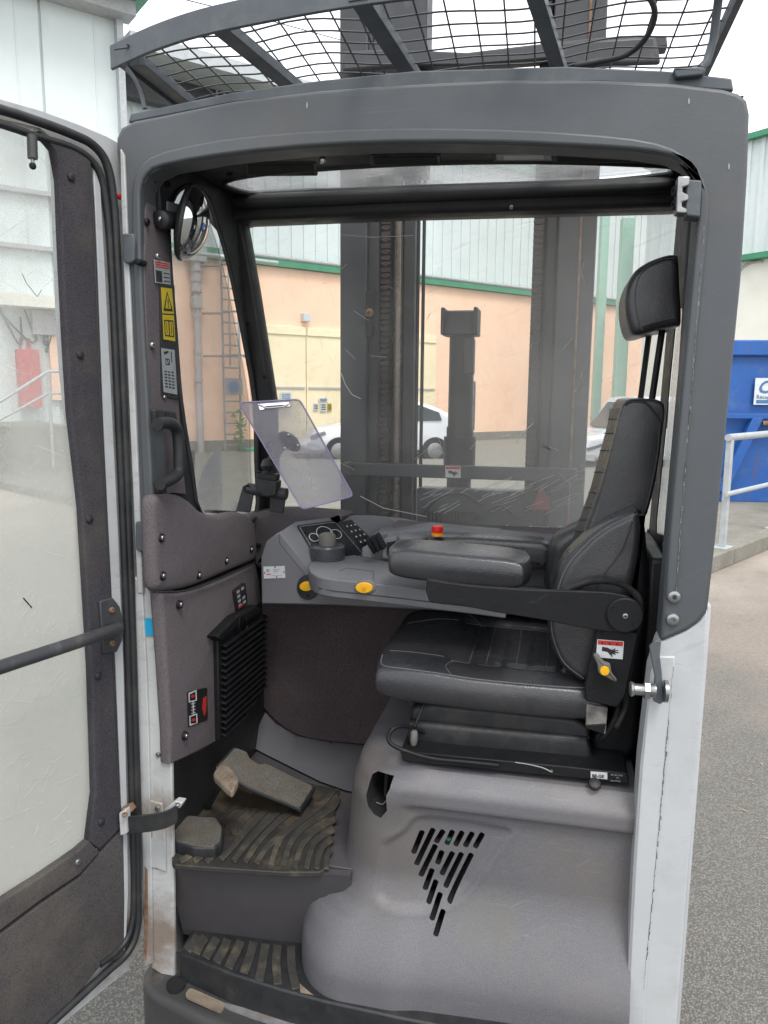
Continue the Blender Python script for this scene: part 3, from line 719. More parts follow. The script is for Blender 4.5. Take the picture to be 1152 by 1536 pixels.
# ---- parked white car beyond the mast
def car(name, lab, u0, u1, dd, ht, van=False):
    a = Pdepth(u0, 592, dd); b = Pdepth(u1, 592, dd+.6); a.z = b.z = 0
    ex = (b-a).normalized(); L_ = (b-a).length; ey = V((-ex.y, ex.x, 0)); 
    if ey.y < 0: ey = -ey
    T = thing(name, lab, 'van' if van else 'car', a)
    if van: pr = [(0, .35), (.01, .75), (.05, .95), (.22, 1.1), (.33, 1.75), (.42, 1.95), (.98, 1.95), (1, 1.7), (1, .35)]
    else: pr = [(0, .3), (-.0, .6), (.03, .72), (.12, .86), (.24, .93), (.38, 1.33), (.50, 1.45), (.68, 1.45), (.85, 1.25), (.97, .98), (1, .7), (1, .3)]
    sc_ = ht/max(p[1] for p in pr)
    P3 = lambda p, o=0: a+ex*p[0]*L_+UPV*p[1]*sc_+ey*o
    puff('body', [P3(p) for p in sm(pr, 3)], ey*1.75, .12, M['carw'], T, dome=.05)
    wn = [(.27, 1.0), (.39, 1.3), (.50, 1.39), (.53, 1.39), (.53, .98)] if not van else [(.24, 1.15), (.335, 1.7), (.42, 1.82), (.5, 1.82), (.5, 1.15)]
    prism('side_window', [P3(p, -.06) for p in wn], ey*.1, M['glassd'], T, bevel=.005)
    if not van: prism('rear_window', [P3(p, -.06) for p in [(.55, .98), (.55, 1.39), (.68, 1.38), (.82, 1.2), (.84, 1.02)]], ey*.1, M['glassd'], T, bevel=.005)
    ws = [(.245, .98), (.385, 1.36)] if not van else [(.225, 1.15), (.335, 1.8)]
    prism('windscreen', [P3(ws[0], .2)-ex*.03, P3(ws[1], .25)-ex*.03, P3(ws[1], 1.5)-ex*.03, P3(ws[0], 1.55)-ex*.03], ex*.05, M['glassd'], T)
    sm_ = MB()
    for x_ in (.335, .545, .76) if not van else (.40, .62):
        sm_.box(P3((x_, .62), -.004), (.012, .02, .62*sc_), (ex, ey, UPV))
    sm_.box(P3((.56, .88), -.004), (.42*L_, .02, .012), (ex, ey, UPV)); sm_.build('door_seam', M['dark'], T, 0, stuff=True)
    for x_ in (.49, .7): prism('door_handle', [P3(p, -.03) for p in [(x_, .80), (x_+.035, .80), (x_+.035, .825), (x_, .825)]], ey*.05, M['sign'], T, bevel=.004)
    prism('bumper', [P3(p, -.02) for p in [(-.008, .34), (.07, .30), (.07, .50), (-.006, .52)]], ey*1.7, M['pipe'], T, bevel=.02)
    for x in (.19, .8):
        c = P3((x, .32/sc_), -.03); wr = .32
        wl = lathe('wheel', [(.01, 0), (wr*.6, 0), (wr*.62, -.02), (wr*.95, -.03), (wr, 0), (wr, .2)], M['tyre'], c, ey, T, 24)
        lathe('rim', [(.01, -.02), (wr*.3, -.025), (wr*.58, -.005), (wr*.6, .01)], M['steel'], c, ey, wl, 20)
    prism('headlight', [P3(p, -.04) for p in [(.012, .66), (.1, .78), (.11, .7), (.02, .58)]], ey*.2, M['steel'], T, bevel=.01)
    prism('wing_mirror', [P3(p, -.2) for p in [(.27, 1.0), (.31, 1.02), (.31, .92), (.28, .92)]], ey*.16, M['carw'], T, bevel=.02)
    prism('sill', [P3(p, -.03) for p in [(.3, .27), (.7, .27), (.7, .33), (.3, .33)]], ey*.1, M['black'], T)
    return T
car('parked_car', 'white hatchback parked behind the mast, bonnet pointing left', 462, 700, 17.5, 1.47)
car('parked_van', 'white van standing behind the right mast upright near the seat back', 880, 1120, 16, 1.62, True)
# ================================================================ REACH TRUCK
T = thing('reach_truck', 'grey and white reach truck with its cab door swung open, filling the picture', 'forklift truck', (-.29, 1.8, 0))
FR = PY(1.43)
YV = V((0, 1, 0))
# ---- front frame (painted header and pillars)
outer = [(212, 872), (209, 780), (203, 600), (192, 400), (186, 290), (174, 228), (174, 207), (181, 191), (200, 181), (350, 151), (480, 135), (600, 126), (750, 119), (900, 119), (1010, 124), (1085, 133), (1108, 139), (1121, 150), (1125, 170), (1122, 260), (1112, 420), (1090, 640), (1075, 800), (1062, 915), (1050, 932), (1030, 946), (990, 963)]
inner = [(1003, 800), (1017, 640), (1030, 500), (1041, 380), (1047, 300), (1044, 268), (1032, 248), (1005, 234), (950, 225), (850, 219), (750, 215), (600, 214), (450, 221), (330, 234), (245, 249), (222, 261), (212, 280), (210, 310), (214, 450), (222, 600), (230, 750), (240, 906)]
prism('door_surround', FR.t(outer+inner), YV*.065, M['paint'], T, bevel=.007, seg=3, smooth=50)
lipo = [(1014, 900), (1022, 800), (1038, 600), (1055, 420), (1064, 320), (1062, 285), (1046, 250), (1010, 222), (950, 207), (850, 198), (750, 193), (600, 191), (450, 197), (330, 209), (245, 227), (213, 245), (200, 270), (197, 310), (199, 420), (207, 600), (214, 750), (222, 860)]
lipi = [(236, 860), (229, 750), (221, 600), (213, 450), (209, 310), (211, 278), (221, 259), (245, 247), (330, 232), (450, 219), (600, 212), (750, 213), (850, 217), (950, 223), (1006, 232), (1034, 246), (1046, 267), (1049, 300), (1043, 380), (1032, 500), (1019, 640), (1005, 800), (998, 900)]
prism('opening_lip', FR.off(.005).t(sm(lipo, 2, False)+sm(lipi, 2, False)), YV*.02, M['paint'], T, bevel=.0045, seg=3, smooth=60)
# cracked paint line that follows the lip of the right pillar
m = MB()
for k in range(60):
    v = 330+k*9.3; u = 1056-(v-330)*.078+random.uniform(-.8, .8)
    if random.random() < .75: m.prism(FR.off(.0056).t([(u, v), (u+random.uniform(1, 2.2), v+1), (u+random.uniform(.5, 2), v+8), (u-.5, v+9)]), YV*.001)
m.build('paint_crack', M['seam'], T, 0, stuff=True)
m = MB()
for u, v in ((1093, 250), (1033, 152), (460, 158)): m.prism(FR.off(.0008).t([(u, v-6), (u+2, v-2), (u+1, v+5), (u-1, v+2)]), YV*.001)
m.build('paint_chip', M['labelg'], T, 0, stuff=True)
roof = [(192, 184), (195, 170), (350, 138), (480, 120), (620, 106), (850, 99), (1000, 106), (1098, 117), (1101, 136), (900, 123), (600, 130), (350, 154)]
# pillar screws
for u, v in ((1011, 895), (1009, 929)): bolt(FR.off(.001).p(u, v), -YV, .0125, M['steel'], T, 'screw')
for u, v in ((222, 843), (222, 873)): bolt(FR.off(.006).p(u, v), -YV, .009, M['blacksteel'], T, 'screw')
# ---- white lower posts
wr = [(990, 963), (1030, 946), (1050, 932), (1062, 916), (1058, 1000), (1046, 1150), (1033, 1300), (1015, 1536), (1003, 1700), (925, 1700), (938, 1536), (950, 1300), (960, 1150), (976, 1010)]
po = prism('right_post', PY(1.436).t(wr), YV*.07, M['whitec'], T, bevel=.004)
prism('post_bead', PY(1.433).t([(984, 985), (1013, 985), (1006, 1060), (1000, 1110), (988, 1260), (976, 1400), (966, 1536), (955, 1690), (930, 1690), (941, 1536), (953, 1300), (963, 1150), (975, 1030)]), YV*.01, M['whitec'], po, bevel=.0025)
m = MB(); v = 1000
pl = PY(1.4325)
while v < 1485:
    u = 1010-(v-1000)*.092+random.uniform(-.7, .7); w_ = random.uniform(.5, 2.2) if 1075 < v < 1440 else random.uniform(.2, .7); h_ = random.uniform(3, 9)
    m.prism(pl.t([(u, v), (u+w_, v), (u+w_-.5, v+h_), (u-.5, v+h_)]), YV*.002); v += h_*random.uniform(.9, 1.3)
m.build('sealant_crack', M['seam'], po, 0, stuff=True)
wl = [(205, 865), (219, 882), (240, 907), (246, 970), (252, 1060), (257, 1140), (260, 1300), (262, 1467), (256, 1470), (226, 1452), (222, 1300), (215, 1100)]
lp = prism('left_post', PY(1.436).t(wl), YV*.012, M['white'], T, bevel=.003)
prism('post_fold', PY(1.428).t([(202, 865), (213, 880), (219, 1000), (223, 1120), (227, 1300), (229, 1445), (216, 1452), (214, 1300), (208, 1100), (203, 980)]), YV*.012, M['white'], lp, bevel=.002)
for u, v in ((234, 968), (237, 1132), (236, 1300)): bolt(PY(1.434).p(u, v), -YV, .0055, M['steel'], lp, 'screw')
q = PY(1.4335); sq = Quad(q.p(216, 927), q.p(229, 928), q.p(231, 954), q.p(218, 953)); sq.poly('blue_sticker', SQ, .0005, M['cyan'], lp)
prism('rust_patch', PY(1.4265).t([(217, 1300), (221, 1305), (222, 1380), (219, 1440), (215, 1440), (216, 1380)]), YV*.001, M['rust'], lp)
prism('hinge_bracket', PY(1.43).t([(224, 1201), (243, 1206), (247, 1240), (249, 1308), (235, 1303), (222, 1300), (219, 1270), (228, 1255)]), YV*.006, M['white'], lp, bevel=.002)
bolt(PY(1.429).p(236, 1213), -YV, .006, M['steel'], lp, 'screw')
prism('jamb_strip', PY(1.425).t([(180, 222), (186, 232), (189, 300), (193, 400), (202, 600), (210, 780), (214, 890), (206, 890), (201, 780), (193, 600), (185, 400), (181, 290)]), YV*.04, M['white'], T, bevel=.002)
for z_, (a, b) in enumerate(((372, 193), (805, 212))):
    puff('hinge', PY(1.415).t(rc([(b-10, a-22), (b+7, a-22), (b+9, a-10), (b+8, a+20), (b-2, a+24), (b-9, a+20)], 3)), YV*.03, .004, M['paint2'], T)
puff('hinge_pin', PY(1.41).t(circ(205, 392, 5, n=12)), YV*.03, .003, M['blacksteel'], T)
puff('hinge_pin', PY(1.41).t(circ(219, 822, 5, n=12)), YV*.03, .003, M['blacksteel'], T)
# ---- lock plate at upper right, lock bracket lower right
lk = prism('lock_plate', PY(1.40).t(rc([(1030, 269), (1053, 270), (1050, 326), (1028, 323)], 4)), YV*.04, M['paint2'], T, bevel=.003)
prism('latch_jaw', PY(1.395).t([(1017, 264), (1035, 264), (1034, 278), (1024, 281), (1024, 288), (1033, 292), (1033, 300), (1023, 303), (1023, 310), (1031, 313), (1030, 320), (1014, 319)]), YV*.03, M['steel'], lk, bevel=.002)
for v in (287, 307): bolt(PY(1.41).p(1013, v), (-1, -.4, 0), .009, M['blacksteel'], lk)
lb = prism('latch_bracket', PY(1.41).t([(983, 960), (992, 962), (990, 985), (993, 1010), (996, 1053), (990, 1057), (980, 1052), (982, 1015), (976, 985), (974, 970)]), YV*.008, M['paint2'], T, bevel=.002)
lathe('striker_pin', [(.001, 0), (.0125, .001), (.0125, .008), (.010, .012), (.0105, .038), (.0125, .04), (.014, .044), (.011, .046), (.001, .046)][::-1], M['steel'], PY(1.40).p(984, 1036), (-1, -.05, 0), lb)
lathe('nut', [(.001, 0), (.016, 0), (.016, .009), (.001, .009)], M['steel'], PY(1.40).p(974, 1036), (-1, -.05, 0), lb, 6)
lathe('washer', [(.001, 0), (.02, 0), (.02, .006), (.001, .006)], M['steel'], PY(1.405).p(1001, 1037), (-1, -.05, 0), lb, 18)

# ---- side walls and roof structure
LX = PX(-.82)
def yz(x, pts): return [V((x, a, b)) for a, b in pts]
win = sm([(252, 330), (262, 292), (285, 278), (310, 292), (326, 335), (345, 400), (366, 505), (382, 600), (385, 690), (384, 776), (345, 778), (300, 770), (286, 700), (270, 600), (262, 500), (254, 400)], 3)
wallL = prism('left_wall', yz(-.82, [(1.47, .5), (2.12, .5), (2.12, 1.28), (1.94, 2.14), (1.47, 2.14)]), (-.008, 0, 0), M['black'], T, holes=[LX.t(win)])
prism('side_glass', [p-V((.014, 0, 0)) for p in LX.t(win)], (-.004, 0, 0), hazy('clear_side_glass', 0, .04, .12, 1.2, 1.7, scr=.12, patch=.06), T)
tube('window_seal', [p-V((-.002, 0, 0)) for p in LX.t(win)], .005, M['rubber'], T, 6, closed=True)
RX = PX(.25)
rwin = [(1022, 460), (1026, 480), (1018, 600), (1005, 800), (1001, 805), (984, 799), (984, 780), (997, 650), (1005, 560), (1014, 470)]
prism('right_wall', yz(.25, [(1.49, .3), (2.12, .3), (2.12, 1.28), (1.94, 2.14), (1.49, 2.14)]), (.003, 0, 0), M['black'], T, holes=[RX.t(rwin)])
prism('right_side_glass', [p+V((.004, 0, 0)) for p in RX.t(rwin)], (.004, 0, 0), hazy('right_glass', 0, .35, .5, 1.2, 1.7, scr=.2), T)
# inner trims along the right pillar, receding
for k, (xx, u0, u1, mm_) in enumerate(((.245, 0, 0, 'black'), )):
    prism('pillar_trim', yz(xx, [(1.50, 1.0), (1.60, 1.0), (1.60, 2.12), (1.50, 2.12)]), (.006, 0, 0), M['fabric2'], T, bevel=.002)
tube('edge_seal', [V((.222, 1.5, 1.0)), V((.222, 1.5, 1.6)), V((.222, 1.5, 2.03))], .011, M['rubber'], T, 8)
for u, v in ((972, 796), (995, 818)): bolt(PX(.247).p(u, v), (-1, 0, 0), .006, M['steel'], T, 'screw')
ZC = PZ(2.14)
sk = sm([(338, 272), (400, 260), (560, 248), (700, 243), (850, 243), (1000, 249), (1010, 254), (1000, 262), (870, 275), (700, 283), (560, 290), (400, 292), (350, 284)], 3)
prism('ceiling', [V((-.85, 1.46, 2.14)), V((.28, 1.46, 2.14)), V((.28, 2.14, 2.14)), V((-.85, 2.14, 2.14))], (0, 0, .003), M['black'], T, holes=[ZC.t(sk)])
skl = prism('skylight', [p+V((0, 0, .006)) for p in ZC.t(sk)], (0, 0, .004), hazy('skylight_glass', 0, .2, .2, 2, 2.2, col='#f0f0f0', scr=.2, patch=.3), T)
tube('skylight_seal', ZC.t(sk), .006, M['rubber'], T, 6, closed=True)
prism('roof_lip', PY(1.455).t(roof), YV*.06, M['paint2'], T, bevel=.003)
prism('roof_panel', [V((-.84, 1.515, 2.155)), V((.27, 1.515, 2.155)), V((.27, 2.16, 2.155)), V((-.84, 2.16, 2.155))], (0, 0, .02), M['paint2'], T, holes=[[V((-.80, 1.68, 2.155)), V((.23, 1.68, 2.155)), V((.23, 2.14, 2.155)), V((-.80, 2.14, 2.155))]])
# lamps and hooks in the ceiling
zl = PZ(2.137)
for (u0, v0, u1, v1, mt) in ((744, 232, 826, 241, 'labelg'), (372, 248, 470, 262, 'dark'), (835, 233, 945, 243, 'dark'), (560, 236, 655, 247, 'dark')):
    h_ = puff('lamp_housing', zl.t(rc([(u0-5, v0-2), (u1+5, v0-3), (u1+7, v1+2), (u0-5, v1+3)], 3)), (0, 0, .01), .002, M['black'], T)
    prism('lamp_lens', PZ(2.1355).t(rc([(u0, v0), (u1, v0-1), (u1+2, v1), (u0+1, v1)], 2)), (0, 0, .004), M[mt], h_, bevel=.001)
prism('interior_lamp_reflector', PZ(2.1350).t([(755, 234), (815, 233), (816, 239), (757, 240)]), (0, 0, .001), M['labelw'], T)
for u, v, z in ((484, 240, 2.12),):
    c = PY(1.62).p(u, v); tube('ball_hook', [c+V((0, 0, .03)), c], .004, M['steel'], T); lathe('ball', [(.001, -.008), (.006, -.006), (.008, 0), (.006, .006), (.001, .008)], M['chrome'], c, (0, 0, 1), T, 14)
for u, v in ((345, 262), (718, 224), (985, 232)): bolt(zl.p(u, v), (0, 0, -1), .007, M['blacksteel'], T, 'screw')
# windscreen surround
puff('windscreen_header', PY(1.90).t([(300, 288), (340, 284), (1010, 262), (1040, 258), (1036, 306), (1012, 309), (600, 320), (362, 330), (340, 336), (322, 345), (300, 320)]), YV*.1, .016, M['black'], T)
puff('header_roll', PY(1.885).t([(335, 290), (1005, 265), (1022, 272), (1015, 287), (600, 302), (352, 313), (335, 305)]), YV*.04, .014, M['black'], T)
bolt(PY(1.899).p(767, 311), -YV, .005, M['steel'], T, 'screw')
WS = Pl((0, 2.12, 1.3), (0, 1, .218))
ap = WS.off(.03)
puff('front_pillar', ap.t([(316, 330), (340, 318), (362, 330), (380, 430), (396, 530), (407, 600), (410, 700), (408, 780), (383, 780), (386, 700), (384, 600), (368, 510), (346, 400), (328, 345)]), YV*.06, .01, M['black'], T)
for u, v in ((371, 484), (396, 565)): bolt(WS.off(.033).p(u, v), (0, -1, -.2), .006, M['blacksteel'], T, 'screw')
glassm = hazy('scratched_windscreen', 0, .035, .07, 1.25, 2.1, col='#e6e4e0', scr=.09, patch=.06, xdep=(-.36, .08, .15))
prism('windscreen', [WS.o+V((x, -.218*(z-1.3), z-1.3)) for x, z in ((-.845, 2.12), (.268, 2.12), (.268, 1.24), (-.845, 1.24))], YV*.005, glassm, T)
# individual deep scratches on the windscreen
m = MB(); sp = WS.off(.0008)
def scr(pts, w0=.8):
    for a, b in zip(pts[:-1], pts[1:]):
        a, b = V(a), V(b); d = (b-a).normalized(); n_ = V((-d.y, d.x))*w0/2
        m.prism(sp.t([a-n_, b-n_, b+n_, a+n_]), YV*.0004)
for s_ in ([(512, 560), (518, 577), (528, 592), (541, 598)], [(512, 352), (560, 356), (620, 353)], [(540, 744), (575, 762), (640, 775)], [(640, 480), (645, 470)], [(862, 588), (868, 580), (873, 560)], [(775, 665), (782, 650), (800, 635)], [(875, 395), (872, 410), (878, 425)]): scr(s_, .9)
for k in range(46):
    u = random.uniform(620, 850); v = random.uniform(725, 772); l = random.uniform(10, 42); scr([(u, v), (u+l, v-l*random.uniform(.35, .6))], .5)
for k in range(30):
    u = random.uniform(735, 840); v = random.uniform(788, 800); scr([(u, v), (u+random.uniform(2, 8), v+random.uniform(-2, 2))], .8)
for k in range(26):
    u = random.uniform(420, 1000); v = random.uniform(340, 760); a = random.uniform(-1.4, 1.4); l = random.uniform(6, 30); scr([(u, v), (u+math.cos(a)*l, v+math.sin(a)*l)], .35)
m.build('scratch', M['labelw'], T, 0, stuff=True)
m = MB(); scr([(814, 669), (826, 675)], 1.2); scr([(815, 669), (825, 674)], 1.0); m.build('wiper_mark', M['ink'], T, 0)
puff('windscreen_sill', PY(2.04).t([(590, 786), (700, 793), (900, 801), (1000, 806), (1000, 830), (700, 818), (590, 804)]), YV*.08, .01, M['fabric'], T)
bolt(PY(2.035).p(719, 803), (0, -1, 1), .007, M['steel'], T, 'screw')
# ---- back wall, footwell
bx2('back_wall', (-.82, 2.09, .35), (.25, 2.13, 1.27), M['footwell'], T)
def solid(name, a, b, mat, parent, vec, sub=1, **k):
    """ruled sheet between two polylines, given thickness vec"""
    n = len(a); vs = list(a)+list(b)+[p+vec for p in a]+[p+vec for p in b]; fs = []
    for i in range(n-1):
        fs += [(i, i+1, n+i+1, n+i), (2*n+i, 3*n+i, 3*n+i+1, 2*n+i+1)]
        fs += [(i, 2*n+i, 2*n+i+1, i+1), (n+i, n+i+1, 3*n+i+1, 3*n+i)]
    fs += [(0, n, 3*n, 2*n), (n-1, 3*n-1, 4*n-1, 2*n-1)]
    return mk(name, vs, fs, mat, parent, 50, **k)
fz = PZ(.62)
bot = fz.t([(330, 1112), (362, 1112), (400, 1132), (440, 1152), (480, 1172), (520, 1186), (600, 1200), (700, 1215)])
top = PY(2.058).t([(340, 1045), (378, 1046), (415, 1085), (445, 1102), (500, 1112), (560, 1117), (640, 1121), (760, 1124)])
solid('footwell_liner', top, bot, M['footwell'], T, V((0, .01, 0)))
fabw = [(370, 895), (640, 905), (860, 925), (900, 1100), (720, 1125), (600, 1122), (545, 1117), (500, 1113), (465, 1108), (438, 1099), (415, 1083), (396, 1063), (378, 1042), (366, 1018)]
puff('lower_fabric_panel', PY(2.045).t(sm(fabw, 2)), YV*.04, .004, M['fabricb'], T)
m = MB()
for pts in ([(545, 1118), (542, 1135), (545, 1150)], [(498, 1113), (492, 1122), (496, 1150)], [(430, 1098), (434, 1103), (446, 1106)]): m.tube(sm(PY(2.04).t(pts), 4, False), .0008, 4)
m.build('loose_thread', M['stitchd'], T)
# ---- left wall fabric pads
LP = PX(-.784)
up = [(232, 748), (248, 742), (270, 742), (288, 752), (303, 766), (325, 773), (352, 768), (372, 772), (384, 788), (386, 835), (372, 846), (350, 855), (320, 868), (290, 880), (262, 886), (240, 886), (234, 870), (232, 800)]
upo = puff('upper_wall_pad', LP.t(sm(up, 3)), (-.035, 0, 0), .016, M['fabric'], T, dome=.004)
lo = [(242, 890), (262, 889), (290, 884), (330, 870), (360, 856), (384, 845), (390, 870), (392, 905), (370, 925), (340, 945), (328, 955), (328, 1110), (300, 1128), (258, 1147), (256, 1100), (250, 1000)]
loo = puff('lower_wall_pad', PX(-.788).t(lo), (-.03, 0, 0), .01, M['fabric'], T)
for u, v, o_ in ((244, 807, upo), (246, 864, upo), (300, 863, upo), (341, 841, upo), (378, 824, upo), (272, 907, loo), (280, 1104, loo)):
    c = PX(-.780).p(u, v); bolt(c, (1, 0, 0), .0058, M['steel'], o_, 'screw')
    lathe('screw_cup', [(.005, .001), (.0085, .002), (.010, -.003), (.010, -.006)], M['blacksteel'], c-V((.001, 0, 0)), (1, 0, 0), o_, 16)
tube('seam', LP.off(.003).t(sm([(236, 888), (262, 888), (290, 883), (330, 868), (360, 855), (384, 843)], 4, False)), .0022, M['stitchd'], loo, 5)
pc = LP.off(.004)
swp = prism('switch_plate', pc.t(rc([(352, 886), (368, 874), (372, 905), (357, 917)], 2)), (-.01, 0, 0), M['ink'], loo, bevel=.001)
qd = Quad(*pc.off(.0004).t([(352, 886), (368, 874), (372, 905), (357, 917)]))
qd.many('switch_symbols', [rect(.15+.42*i, .1+.22*j, .40+.42*i, .22+.22*j) for i in range(2) for j in range(4) if (i, j) != (1, 1)], .0003, M['labelg'], swp)
qd.poly('red_symbol', rect(.1, .82, .5, .92), .0005, M['labelr'], swp)
pc = PX(-.786)
pcs = prism('drive_diagram_plate', pc.t(rc([(281, 1038), (311, 1031), (312, 1080), (283, 1091)], 2)), (-.004, 0, 0), M['ink'], loo, bevel=.0008)
qd = Quad(*pc.off(.0003).t([(281, 1038), (311, 1031), (312, 1080), (283, 1091)]))
sy = [rect(.06, .03, .10, .3), rect(.06, .7, .10, .97), rect(.06, .28, .42, .31), rect(.06, .69, .42, .72), rect(.4, .03, .44, .31), rect(.4, .69, .44, .97), rect(.24, .3, .28, .7)]
sy += [rect(.16, .36+.09*k, .36, .375+.09*k) for k in range(4)]
sy += [[(.1, .03), (.44, .0), (.44, .03), (.1, .08)], [(.1, .92), (.44, .97), (.1, .97)]]
qd.many('diagram_lines', sy, .0004, M['labelw'], pcs)
qd.many('red_marks', [circ(.25, .16, .09, .05, 8), circ(.25, .84, .1, .05, 8), [(.78, .3), (.94, .25), (.9, .7), (.8, .85), (.72, .6)]], .0006, M['labelr'], pcs)
# louvred vent panel
VP_ = PX(-.775)
ven = prism('vent_frame', VP_.t([(327, 957), (394, 911), (396, 1040), (385, 1056), (330, 1112)]), (-.03, 0, 0), M['blacksteel'], T, bevel=.004)
for k in range(15):
    v = 966+k*9.6; t0 = (v-957)/155
    a = VP_.p(331, v); b = VP_.p(395, 921+k*8.6)
    if k > 12: b = a.lerp(b, 1-(k-12)*.25)
    d = (b-a); mid = V((.0, 0, -.008))
    pr = [a, a+V((.012, 0, -.003)), a+V((.014, 0, -.008)), a+V((0, 0, -.0045))]
    prism('slat', pr, d, M['blacksteel'], ven, bevel=.0008)
puff('vent_cover_top', PX(-.76).t([(326, 955), (355, 925), (386, 908), (392, 914), (390, 922), (352, 944), (334, 962)]), (-.03, 0, 0), .006, M['blacksteel'], ven)
tube('cable_tie', sm(PX(-.757).t([(361, 925), (368, 930), (371, 940), (365, 948), (358, 942)]), 4), .0016, M['blacksteel'], ven, 5, closed=True)
puff('dash_rear_pad', PY(2.0).t(sm([(350, 780), (385, 768), (430, 765), (480, 768), (520, 774), (480, 800), (420, 815), (396, 850), (380, 850), (372, 820)], 3)), YV*.09, .02, M['fabric'], T)
bx2('window_ledge', (-.90, 1.6, 1.275), (-.815, 2.14, 1.29), M['fabric'], T, .005)
bolt(PY(1.99).p(388, 818), (.3, -1, 0), .007, M['blacksteel'], T, 'screw')
# ---- left pillar inner trim with stickers and handle
tr = puff('pillar_panel', PX(-.812).t([(219, 268), (240, 266), (252, 330), (257, 420), (266, 560), (275, 700), (280, 742), (262, 740), (238, 745), (232, 740), (224, 600), (216, 400)]), (-.02, 0, 0), .004, M['fabric'], T)
for u, v, mt in ((221, 333, 'blacksteel'), (229, 518, 'steel'), (237, 385, 'steel')): bolt(PX(-.809).p(u, v), (1, 0, 0), .0075, M[mt], tr, 'screw')
PP = PX(-.809)
prism('sticker_backing', PP.t([(240, 425), (262, 428), (268, 600), (243, 594)]), (-.003, 0, 0), M['black'], tr, bevel=.0005)
def stick(c4, mt, name, label=None):
    qd = Quad(*PP.off(.001).t(c4)); o = qd.poly(name, SQ, 0, M[mt], tr, .0008, label=label); return qd, o
qd, o = stick([(231, 389), (255, 394), (256, 427), (233, 424)], 'labelg', 'notice_sticker', 'grey notice sticker with red heading')
qd.many('heading', [rect(.06, .06+.1*i, .94, .12+.1*i) for i in range(3)], .0004, M['labelr'], o); qd.many('print', [rect(.06, .45, .45, .95), rect(.55, .5, .95, .55), rect(.55, .68, .95, .73), rect(.55, .85, .95, .9)], .0004, M['ink'], o)
qd, o = stick([(242, 431), (258, 433), (261, 471), (244, 470)], 'yellows', 'warning_sticker', 'yellow warning triangle sticker')
qd.many('triangle', [[(.5, .12), (.92, .9), (.08, .9)]], .0004, M['ink'], o); qd.many('triangle_fill', [[(.5, .28), (.76, .8), (.24, .8)]], .0008, M['yellows'], o); qd.many('mark', [rect(.46, .42, .54, .65), rect(.46, .69, .54, .76)], .0012, M['ink'], o)
qd, o = stick([(244, 472), (261, 473), (263, 512), (246, 509)], 'yellows', 'manual_sticker', 'yellow read the manual sticker')
qd.many('book', [rect(.1, .2, .16, .85), rect(.84, .2, .9, .85), rect(.1, .2, .9, .25), rect(.1, .8, .9, .85), rect(.46, .25, .54, .8), rect(.28, .3, .32, .75), rect(.68, .3, .72, .75)], .0004, M['ink'], o)
qd, o = stick([(242, 522), (262, 525), (266, 592), (246, 588)], 'labelg', 'load_chart_sticker', 'grey load chart sticker')
qd.many('chart', [rect(.12+.26*i, .5+.07*j, .3+.26*i, .53+.07*j) for i in range(3) for j in range(6)]+[rect(.25, .22, .55, .24), rect(.25, .34, .55, .36), rect(.25, .22, .29, .36), rect(.51, .22, .55, .36), [(.3, .22), (.34, .22), (.54, .36), (.5, .36)], [(.15, .08), (.5, .04), (.5, .08), (.2, .14)], rect(.7, .05, .75, .3)], .0004, M['ink'], o)
for u, v in ((247, 596), ): bolt(PP.p(u, v), (1, 0, 0), .005, M['steel'], tr, 'screw')
HP = PX(-.80)
puff('grab_handle', [], (0, 0, 0), 0, M['black']) if False else None
hb = tube('grab_handle', sm(PX(-.775).t([(236, 636), (252, 634), (264, 642), (268, 660), (269, 690), (268, 708), (258, 718), (240, 726)]), 5, False), .0125, M['rubber'], T, 12)
puff('handle_mount', HP.t(rc([(232, 613), (247, 614), (250, 632), (234, 634)], 3)), (-.015, 0, 0), .004, M['rubber'], hb)
puff('handle_mount', HP.t(rc([(236, 722), (250, 721), (252, 740), (238, 742)], 3)), (-.015, 0, 0), .004, M['rubber'], hb)
puff('socket_plate', HP.t(rc([(250, 616), (264, 618), (267, 638), (252, 632)], 2)), (-.01, 0, 0), .002, M['black'], tr)
# ---- convex mirror
mc = PY(1.56).p(277, 334); ax = V((.90, .34, -.22)).normalized()
R_ = .075
prof = [(.001, -.014), (R_*.55, -.014), (R_*.95, -.006), (R_*1.04, 0), (R_*1.04, .006), (R_*.98, .008), (R_*.9, .004)]
mr = lathe('mirror_shell', prof, M['rubber'], mc, ax, T, 40)
prof = [(R_*math.cos(a), .004+R_*.62*math.sin(a)) for a in [PI/2*k/12 for k in range(12)]]+[(.001, .004+R_*.62)]
lathe('mirror_dome', prof, M['chrome'], mc, ax, mr, 48)
m0, m1_ = PX(-.797).p(240, 329), mc-ax*.012
tube('mirror_arm', [m0, m0.lerp(m1_, .04), m0.lerp(m1_, .3), m0.lerp(m1_, .31), m1_], [.016, .019, .019, .017, .018], M['black'], T, 24)
bolt(m0, -ax, .007, M['steel'], T, 'arm_screw')
prism('mirror_bracket', PX(-.80).t([(239, 275), (245, 275), (247, 325), (242, 325)]), (-.008, 0, 0), M['black'], T, bevel=.001)
for u, v in ((231, 270), (252, 276)): bolt(PX(-.80).p(u, v), (1, -.2, -.3), .007, M['blacksteel'], T, 'screw')
prism('mirror_plate', PX(-.803).t([(252, 302), (275, 308), (270, 330), (252, 326)]), (-.004, 0, 0), M['labelg'], T)

